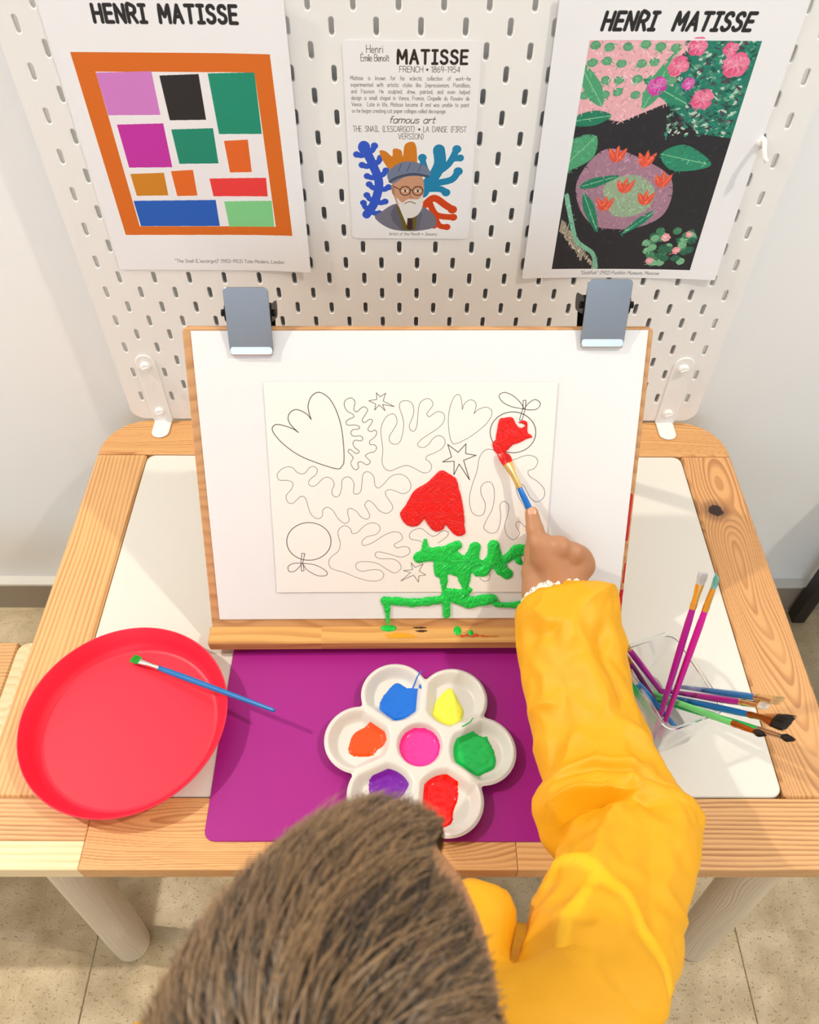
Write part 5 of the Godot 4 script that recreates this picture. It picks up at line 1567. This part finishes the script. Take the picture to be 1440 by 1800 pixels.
func skull(n: Vector3, lift: float) -> Vector3:   # point of the hair's inner surface along a direction in head axes
	var r := Vector3(0.0605, 0.0830, 0.0950) + Vector3.ONE * lift
	var k := 1.0 / (n / r).length()
	var q := n * k + Vector3(0, 0.012, -0.010)
	q.x *= 1.0 - 0.21 * n.z
	return HC + HR * q.x + HU * q.y + HF * q.z

func temple(n: Vector3) -> bool: return n.x > 0.25 and 0.70 * n.y - 0.69 * n.z < 0.64

func hairy(n: Vector3) -> bool:   # where hair grows
	if temple(n): return false
	if n.z > 0.28 and n.y < 0.50 - 0.15 * absf(n.x): return false           # face
	if absf(n.x) > 0.45 and n.z > -0.25 and n.y < 0.16 + 0.25 * smoothstep(-0.1, 0.3, n.z): return false        # round the ears
	return n.y > -0.62

func hair(parent: Node) -> void:
	var mb := MB.new()
	# scalp cap
	var rows := []
	for j in 41:
		var row := []
		for i in 64:
			var th := PI * j / 40.0
			var a := TAU * i / 64
			var n := Vector3(sin(th) * cos(a), cos(th), sin(th) * sin(a))
			row.append([mb.add(skull(n, 0.0015)), hairy(n)])
		rows.append(row)
	for j in 40:
		for i in 64:
			var q := [rows[j][i], rows[j + 1][i], rows[j + 1][(i + 1) % 64], rows[j][(i + 1) % 64]]
			if q.all(func(z): return z[1]): mb.quad(q[3][0], q[2][0], q[1][0], q[0][0])
	var h := obj("hair", mb, mat(Color(0.15, 0.105, 0.075), 0.8), parent, "short brown hair")
	# strands
	var r := RandomNumberGenerator.new()
	r.seed = 21
	var clump := noise(33, 1.0, 2)
	var tone := noise(34, 1.0, 3)
	var whorl := Vector3(0.10, 0.50, -0.86).normalized()
	var wx := whorl.cross(Vector3.RIGHT).normalized()
	var wy := whorl.cross(wx)
	var st := MB.new()
	var COUNT := 40000
	for k in COUNT:
		var y := 1.0 - 2.0 * (k + 0.5) / COUNT
		var a := k * 2.399963 + r.randf() * 0.3
		var n := Vector3(sqrt(1.0 - y * y) * cos(a), y, sqrt(1.0 - y * y) * sin(a))
		if not hairy(n): continue
		var polar := acos(clampf(n.dot(whorl), -1.0, 1.0))
		var around := atan2(n.dot(wx), n.dot(wy))
		var c := clump.get_noise_3d(cos(around) * 11.0, sin(around) * 11.0, polar * 2.2)
		var c2 := tone.get_noise_3d(n.x * 5.0 + 3.0, n.y * 5.0, n.z * 5.0)
		var steps := 7
		var step := 0.0062 * r.randf_range(0.75, 1.25)
		var cur := n
		var swirl := c * 0.9 + r.randf_range(-0.18, 0.18)
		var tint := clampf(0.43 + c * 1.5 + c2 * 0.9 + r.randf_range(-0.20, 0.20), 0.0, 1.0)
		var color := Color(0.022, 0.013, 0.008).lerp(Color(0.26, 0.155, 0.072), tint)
		var prev := -1; var prev2 := -1
		var lift0 := r.randf_range(0.0005, 0.005) + maxf(c, 0.0) * 0.004
		for s in steps + 1:
			if s > 0 and temple(cur + Vector3(0, 0.04, 0)): break
			var f := float(s) / steps
			var p := skull(cur, lift0 * smoothstep(0.0, 0.35, f) + 0.0045 * f * f * r.randf_range(0.4, 1.4))
			var dirn := cur - whorl * cur.dot(whorl)
			var tang := (cur * cur.dot(whorl) - whorl).normalized()
			var nx := (cur + (tang + cur.cross(tang) * (swirl + 0.25)) * step / 0.085).normalized()
			var wv := (skull(nx, 0.0) - skull(cur, 0.0)).normalized()
			var out := (p - HC).normalized()
			var sd := wv.cross(out).normalized()
			var w := 0.00042 * (1.0 - f * 0.72)
			var tilt := sd + out * r.randf_range(-0.35, 0.35)
			var i0 := st.add(p - tilt * w, Vector2(0, f)); var i1 := st.add(p + tilt * w, Vector2(1, f))
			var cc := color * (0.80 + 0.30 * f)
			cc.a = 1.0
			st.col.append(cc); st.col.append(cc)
			if prev >= 0: st.quad(prev, prev2, i1, i0)
			prev = i0; prev2 = i1
			cur = nx
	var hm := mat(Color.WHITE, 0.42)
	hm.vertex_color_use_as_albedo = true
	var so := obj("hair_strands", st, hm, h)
	so.set_meta("kind", "stuff")

# ---------------------------------------------------------------- the scene
func _ready() -> void:
	var cam := Camera3D.new()
	cam.name = "camera"
	cam.fov = 65.66
	cam.near = 0.02
	cam.transform = Transform3D(Basis(Vector3(0.99997, 0.00737, 0.0014), Vector3(-0.00364, 0.63965, -0.76866), Vector3(-0.00656, 0.76863, 0.63966)), Vector3(-0.0133, 1.2318, 0.7881))
	var lens := CameraAttributesPhysical.new()
	lens.frustum_focal_length = 18.596
	lens.frustum_near = 0.02
	lens.frustum_far = 50.0
	lens.frustum_focus_distance = 0.92
	lens.exposure_aperture = 7.5
	cam.attributes = lens
	cam.fov = 65.66
	add_child(cam)
	var we := WorldEnvironment.new()
	we.name = "environment"
	var env := Environment.new()
	env.background_mode = Environment.BG_COLOR
	env.background_color = Color(0.86, 0.93, 1.0)
	env.background_energy_multiplier = 1.2
	env.tonemap_mode = Environment.TONE_MAPPER_LINEAR
	env.tonemap_exposure = 0.95
	env.sdfgi_enabled = true
	env.ssao_enabled = true
	env.ssil_enabled = true
	we.environment = env
	add_child(we)
	make_materials()
	M.skirting = mat(Color(0.60, 0.55, 0.48), 0.5)
	M.sleeve = mat(Color.WHITE, 0.55)
	M.sleeve.vertex_color_use_as_albedo = true
	# daylight through the window behind the camera
	var day := AreaLight3D.new()
	day.name = "window_daylight"
	day.area_size = Vector2(3.4, 1.45)
	day.light_energy = 3.1
	day.light_color = Color(0.83, 0.92, 1.0)
	day.area_range = 12.0
	day.shadow_enabled = true
	add_child(day)
	day.position = Vector3(-0.1, 1.55, 3.98)
	lamp(Vector3(-1.75, 2.7, 0.30), 4.2, Color(1.0, 0.955, 0.89), "round ceiling lamp over the left side of the room")
	lamp(Vector3(1.25, 2.7, 0.75), 2.8, Color(1.0, 0.955, 0.89), "round ceiling lamp over the right side of the room")
	build_room()
	build_table()
	build_pegboard()
	build_posters()
	build_easel()
	build_papers()
	build_clip(-0.1530, 0.2880, "steel bulldog clip on the easel's top left edge")
	build_clip(0.1690, 0.2955, "steel bulldog clip on the easel's top right edge")
	build_mat()
	build_plate()
	build_palette()
	build_paint()
	build_cup()
	build_brushes()
	build_neighbours()
	build_child()

# ---------------------------------------------------------------- traced outlines, tenths of a millimetre in the easel board's, table's or room's own axes
const LINES := [
	"o 7 -1143 2133 -1194 2169 -1283 2202 -1355 2211 -1391 2173 -1370 2112 -1293 2018 -1161 1912 -999 1835 -789 1765 -733 1796 -715 1845 -713 1979 -731 2188 -780 2364 -848 2478 -935 2524 -1004 2483 -1037 2401 -1033 2327 -1014 2260",
	"o 7 -1014 2260 -1060 2318 -1148 2358 -1213 2327 -1234 2267 -1210 2206 -1143 2133",
	"c 5 -642 2469 -688 2442 -695 2392 -668 2341 -619 2313 -609 2285 -643 2269 -681 2244 -672 2206 -599 2206 -557 2188 -568 2166 -618 2161 -642 2126 -615 2095 -551 2098 -526 2070 -548 2048 -602 2054 -623 2022 -604 1979 -565 1946 -587 1920 -623 1941 -655 1965 -672 1941 -643 1907 -625 1874 -649 1825 -627 1772 -595 1755 -574 1781 -580 1825 -547 1837 -493 1806 -458 1835 -482 1869 -505 1898 -472 1924 -417 1941 -395 1979 -416 2008 -457 2013 -461 2046 -415 2084 -392 2126 -409 2155 -450 2141 -477 2164 -449 2211 -431 2248 -458 2262 -508 2230 -530 2253 -498 2309 -476 2355 -505 2384 -541 2369 -578 2335 -607 2359 -594 2424 -611 2460",
	"s 5 -391 2520 -356 2480 -304 2515 -328 2440 -224 2387 -334 2407 -310 2346 -366 2403 -409 2352 -399 2412 -464 2442 -387 2456",
	"c 4 -249 2315 -308 2276 -350 2178 -347 2074 -336 1960 -344 1835 -317 1767 -262 1744 -197 1771 -113 1799 -39 1776 54 1725 119 1737 139 1791 118 1835 82 1864 98 1898 163 1926 235 1970 266 2027 252 2079 201 2101 151 2074 106 2013 52 1981 1 2003 24 2051 105 2112 195 2174 249 2239 252 2309 197 2339 148 2313 108 2288 87 2318 120 2364 145 2410 119 2456 74 2461 21 2419 3 2327 -5 2216 -27 2152 -64 2152 -80 2202 -51 2276 -37 2355 -60 2424 -114 2444 -163 2429 -173 2378 -146 2290 -134 2216 -146 2112 -173 2036 -219 2014 -265 2036 -271 2093 -232 2159 -197 2234 -213 2299",
	"o 4 424 2357 443 2415 496 2452 542 2433 554 2387 536 2318",
	"o 4 536 2318 580 2360 652 2381 703 2346 696 2281 632 2192 498 2084 367 2019 326 2046 304 2131 292 2262 309 2392 343 2479 383 2504 410 2465 424 2357",
	"s 7 292 2013 395 1933 468 2019 468 1920 570 1902 450 1852 514 1650 408 1813 359 1703 358 1842 245 1835 332 1886",
	"c 7 1136 2134 1131 2077 1108 2024 1069 1979 1018 1948 959 1931 896 1931 834 1948 780 1980 737 2024 709 2077 698 2134 704 2191 728 2243 767 2286 817 2317 876 2333 937 2333 998 2317 1051 2286 1095 2243 1124 2191",
	"o 6 1009 2365 974 2424 898 2493 816 2523 768 2493 802 2433 886 2388 1009 2363",
	"o 6 1009 2363 1055 2424 1112 2455 1162 2420 1140 2369 1077 2354 1009 2363",
	"s 6 998 2447 1025 2449 1022 2365 997 2253 972 2258 1000 2369",
	"c 4 803 1901 910 1853 1052 1901 1144 1887 1174 1833 1145 1770 1087 1743 1104 1687 1187 1631 1255 1553 1257 1468 1193 1418 1131 1454 1087 1525 1043 1596 977 1589 1002 1483 1084 1339 1131 1223 1102 1143 1024 1209 995 1165 1038 1076 980 1007 909 1062 884 1165 911 1296 911 1383 865 1423 827 1383 840 1238 812 1106 745 1080 675 1136 699 1224 754 1354 765 1511 737 1610 683 1628 632 1582 635 1497 679 1397 669 1296 616 1267 548 1311 519 1440 539 1582 586 1750 602 1874 657 1956 736 1956",
	"c 4 -1260 1787 -1326 1762 -1371 1704 -1351 1650 -1277 1647 -1222 1620 -1240 1555 -1295 1486 -1284 1420 -1238 1403 -1194 1440 -1145 1480 -1104 1455 -1084 1370 -1055 1283 -995 1239 -947 1268 -940 1329 -896 1362 -841 1329 -787 1237 -722 1188 -680 1221 -691 1288 -689 1339 -656 1349 -605 1318 -559 1257 -502 1234 -473 1272 -500 1339 -520 1389 -485 1432 -433 1399 -378 1328 -307 1296 -250 1333 -250 1389 -306 1480 -310 1530 -263 1548 -207 1530 -141 1505 -85 1530 -62 1579 -76 1639 -123 1693 -188 1710 -262 1683 -328 1609 -384 1565 -417 1599 -429 1688 -484 1735 -531 1708 -544 1619 -558 1530 -601 1500 -629 1520 -622 1610 -653 1669 -695 1681 -737 1649 -747 1560 -770 1490 -808 1472 -840 1500 -838 1550 -818 1600 -835 1654 -885 1679 -937 1654 -990 1600 -1038 1583 -1069 1615 -1044 1664 -995 1703 -977 1757 -1010 1790 -1053 1777 -1092 1728 -1134 1713 -1179 1733 -1210 1772",
	"c 7 -869 991 -880 932 -908 878 -952 833 -1007 801 -1069 784 -1134 784 -1195 801 -1247 834 -1287 879 -1310 933 -1316 992 -1304 1050 -1275 1104 -1231 1148 -1176 1179 -1115 1196 -1052 1195 -992 1179 -940 1147 -900 1103 -876 1050",
	"o 6 -1171 748 -1256 748 -1317 711 -1306 654 -1243 667 -1171 748",
	"o 6 -1168 748 -1042 729 -931 660 -933 609 -1024 609 -1124 673 -1168 748",
	"s 6 -1169 860 -1140 856 -1165 754 -1156 666 -1183 660 -1185 754",
	"c 4 -724 1165 -781 1129 -796 1068 -776 970 -799 884 -880 810 -900 747 -868 685 -738 640 -614 583 -478 544 -375 557 -338 614 -374 665 -453 674 -567 656 -623 697 -605 753 -509 765 -396 740 -306 677 -226 635 -163 683 -180 752 -248 794 -384 799 -426 840 -394 875 -282 849 -158 815 -73 858 -84 920 -135 932 -202 918 -230 951 -191 982 -146 1018 -168 1079 -235 1095 -325 1061 -449 976 -539 945 -555 988 -504 1041 -414 1067 -371 1122 -391 1176 -457 1194 -524 1164 -604 1086 -654 1080 -669 1128",
	"o 4 55 980 13 1001 -60 1015 -75 1060 -39 1111 43 1130 106 1082 158 1046 210 1065 261 1107 313 1093 304 1042 212 969",
	"s 5 -56 752 -16 698 66 736 25 658 93 613 23 601 20 531 -32 610 -164 544 -61 639 -137 662 -42 673",
	"o 4 654 578 698 539 752 563 757 624"]
const RED1 := "244 1750 280 1734 382 1665 405 1579 450 1416 475 1239 477 1161 490 1094 470 1066 418 1051 365 1083 318 1139 286 1184 271 1133 199 1100 136 1139 94 1206 78 1245 43 1195 -19 1156 -102 1173 -153 1240 -168 1307 -112 1384 -41 1525 19 1574 110 1633 199 1729"
const RED2 := "783 2268 828 2277 872 2286 909 2277 927 2244 944 2212 978 2179 1014 2184 1029 2212 994 2226 961 2233 992 2249 1033 2249 1051 2216 1056 2132 1082 2118 1107 2084 1057 2075 995 2037 923 2013 879 1965 826 1922 794 1908 741 1960 722 2027 751 2056 758 2113 768 2198"
const GREEN1 := ["63 56 28 815 130 842 231 879", "17 42 84 1006 88 903", "56 50 245 863 332 902 410 950", "87 77 276 791 364 742 437 758", "53 45 226 727 227 637", "59 70 592 926 566 822 467 710 395 678", "50 18 278 678 282 547 286 399", "87 25 483 678 495 563 507 448", "59 64 779 949 791 854 779 774", "64 48 743 758 689 661 631 645", "59 59 816 774 871 677 933 625", "50 64 917 798 1021 893 1145 893", "36 14 1042 773 1073 741", "67 78 144 852 392 799", "56 42 483 694 627 758", "56 48 248 694 257 645"]
const GREEN2 := ["42 45 -325 317 -191 308 -42 291 121 307 285 332", "50 36 343 374 462 365 542 440", "64 56 418 348 554 290 701 323 790 331", "28 31 838 267 1017 260 1179 300", "36 39 314 332 319 146", "39 15 -325 317 -305 216 -298 49", "48 48 313 415 491 398"]
const PUDDLES := {
	"blue": "-205 3978 -102 4035 -16 4044 51 4155 32 4301 -35 4328 -118 4382 -193 4430 -285 4365 -370 4284 -372 4193 -306 4082",
	"yellow": "343 4034 392 4099 431 4191 473 4282 457 4372 387 4447 279 4461 189 4408 158 4328 194 4192 273 4090",
	"green": "492 4504 605 4548 686 4582 737 4668 766 4786 747 4877 664 4926 550 4970 441 4918 332 4836 302 4770 324 4617 392 4548",
	"orange": "-434 4418 -367 4427 -290 4549 -313 4644 -393 4704 -440 4762 -618 4763 -672 4704 -635 4550 -531 4471",
	"pink": "15 4418 97 4444 211 4548 229 4652 205 4770 123 4853 27 4889 -85 4853 -166 4754 -186 4635 -134 4532 -68 4479",
	"purple": "-245 4870 -165 4927 -73 5000 -77 5064 -148 5158 -225 5221 -349 5236 -445 5143 -457 5016 -356 4935",
	"red": "234 4894 345 4934 381 5015 380 5173 331 5297 312 5403 204 5455 113 5418 38 5328 8 5174 6 5048 89 4967"}
const RINGS := ["1029 5696 3637 1689 5915 3535", "958 5718 3716 1878 5980 3651", "944 5696 3902 1946 5962 3866", "945 5686 4223 1921 5933 4201", "972 5667 4549 1915 5889 4560", "1008 5676 4824 1938 5865 4909", "993 5702 5137 1955 5882 5276", "1026 5759 5422 2053 5986 5526", "940 5814 5680 2116 6104 5728", "974 5866 5864 2116 6170 5865", "1067 5971 6028 2059 6245 6018", "954 6125 6232 1938 6377 6248", "817 6309 6447 1804 6545 6472", "712 6536 6655 1655 6746 6699", "604 6759 6858 1516 6947 6920", "515 6972 7042 1387 7140 7118", "511 7128 7225 1261 7273 7267", "636 6951 7324 1187 7057 7347"]
const RDEEP := [0.8, 0.8, 0.85, 0.85, 0.85, 0.85, 0.85, 0.8, 0.75, 0.75, 0.8, 0.85, 0.85, 0.85, 0.85, 0.85, 0.8, 0.7]
const FOLDS := ["80 120 560 1148 1661 532 2431 133", "60 150 2461 85 3542 233 4562 284 5333 350", "-45 80 2581 -60 2761 -302 2651 -758", "45 70 1651 -569 2441 -284 2611 31", "70 130 5333 350 5833 752 6513 885", "-60 70 5463 464 4582 694 3592 552", "70 120 7784 -918 7354 -342 7304 93 7254 535", "-110 50 7714 -687 7604 -210 7544 70 7704 462 8074 961", "90 120 8575 -797 8835 -303 9205 184", "-150 50 9745 -924 9525 -533 9435 -109 9325 223", "80 60 9435 231 10355 31 11226 -60 12176 -53 12997 -9", "-50 80 9505 208 10145 409", "70 90 7894 237 9015 233", "-100 60 13287 -882 12907 -745 12717 -533", "60 100 12607 -909 12577 -447 12997 -42", "-70 70 7174 -984 6573 -825 6043 -678", "40 70 4682 -950 4873 -449", "-60 100 3862 944 3342 670 2711 442", "-40 110 3882 -313 4522 -262 5213 -439", "50 130 8525 567 10506 793 12327 861", "-55 110 11396 511 13157 732 14338 730", "-45 100 10726 -680 11756 -471", "60 160 7984 874 9265 947"]
const SEAMS := ["13087 0 13757 -112 14528 -247 15298 -330 16249 -428", "13167 74 13647 381 14107 648 15008 976", "13087 0 12767 -229 12617 -476 12557 -781"]
const JOINTS := {"tip": "1109 6376 2945", "dip": "1130 6312 3093", "pip": "1164 6249 3218", "imcp": "1231 6177 3348", "mmcp": "1368 6296 3328", "rmcp": "1503 6221 3345", "pmcp": "1630 6034 3378", "wrist": "1408 5757 3677", "wl": "1248 5772 3602", "wr": "1560 5837 3564", "mpip": "1414 6013 3128", "rpip": "1550 5930 3150", "ppip": "1665 5807 3216", "mdip": "1423 5822 3107", "rdip": "1555 5766 3136", "pdip": "1655 5678 3195", "mtip": "1391 5793 3214", "rtip": "1516 5754 3234", "ptip": "1606 5695 3277", "tcmc": "1197 5809 3513", "tmcp": "1134 5884 3314", "tip2": "1154 5976 3116", "tend": "1157 6086 2999", "btip": "833 6752 2526", "bgrip": "1060 6433 2863"}
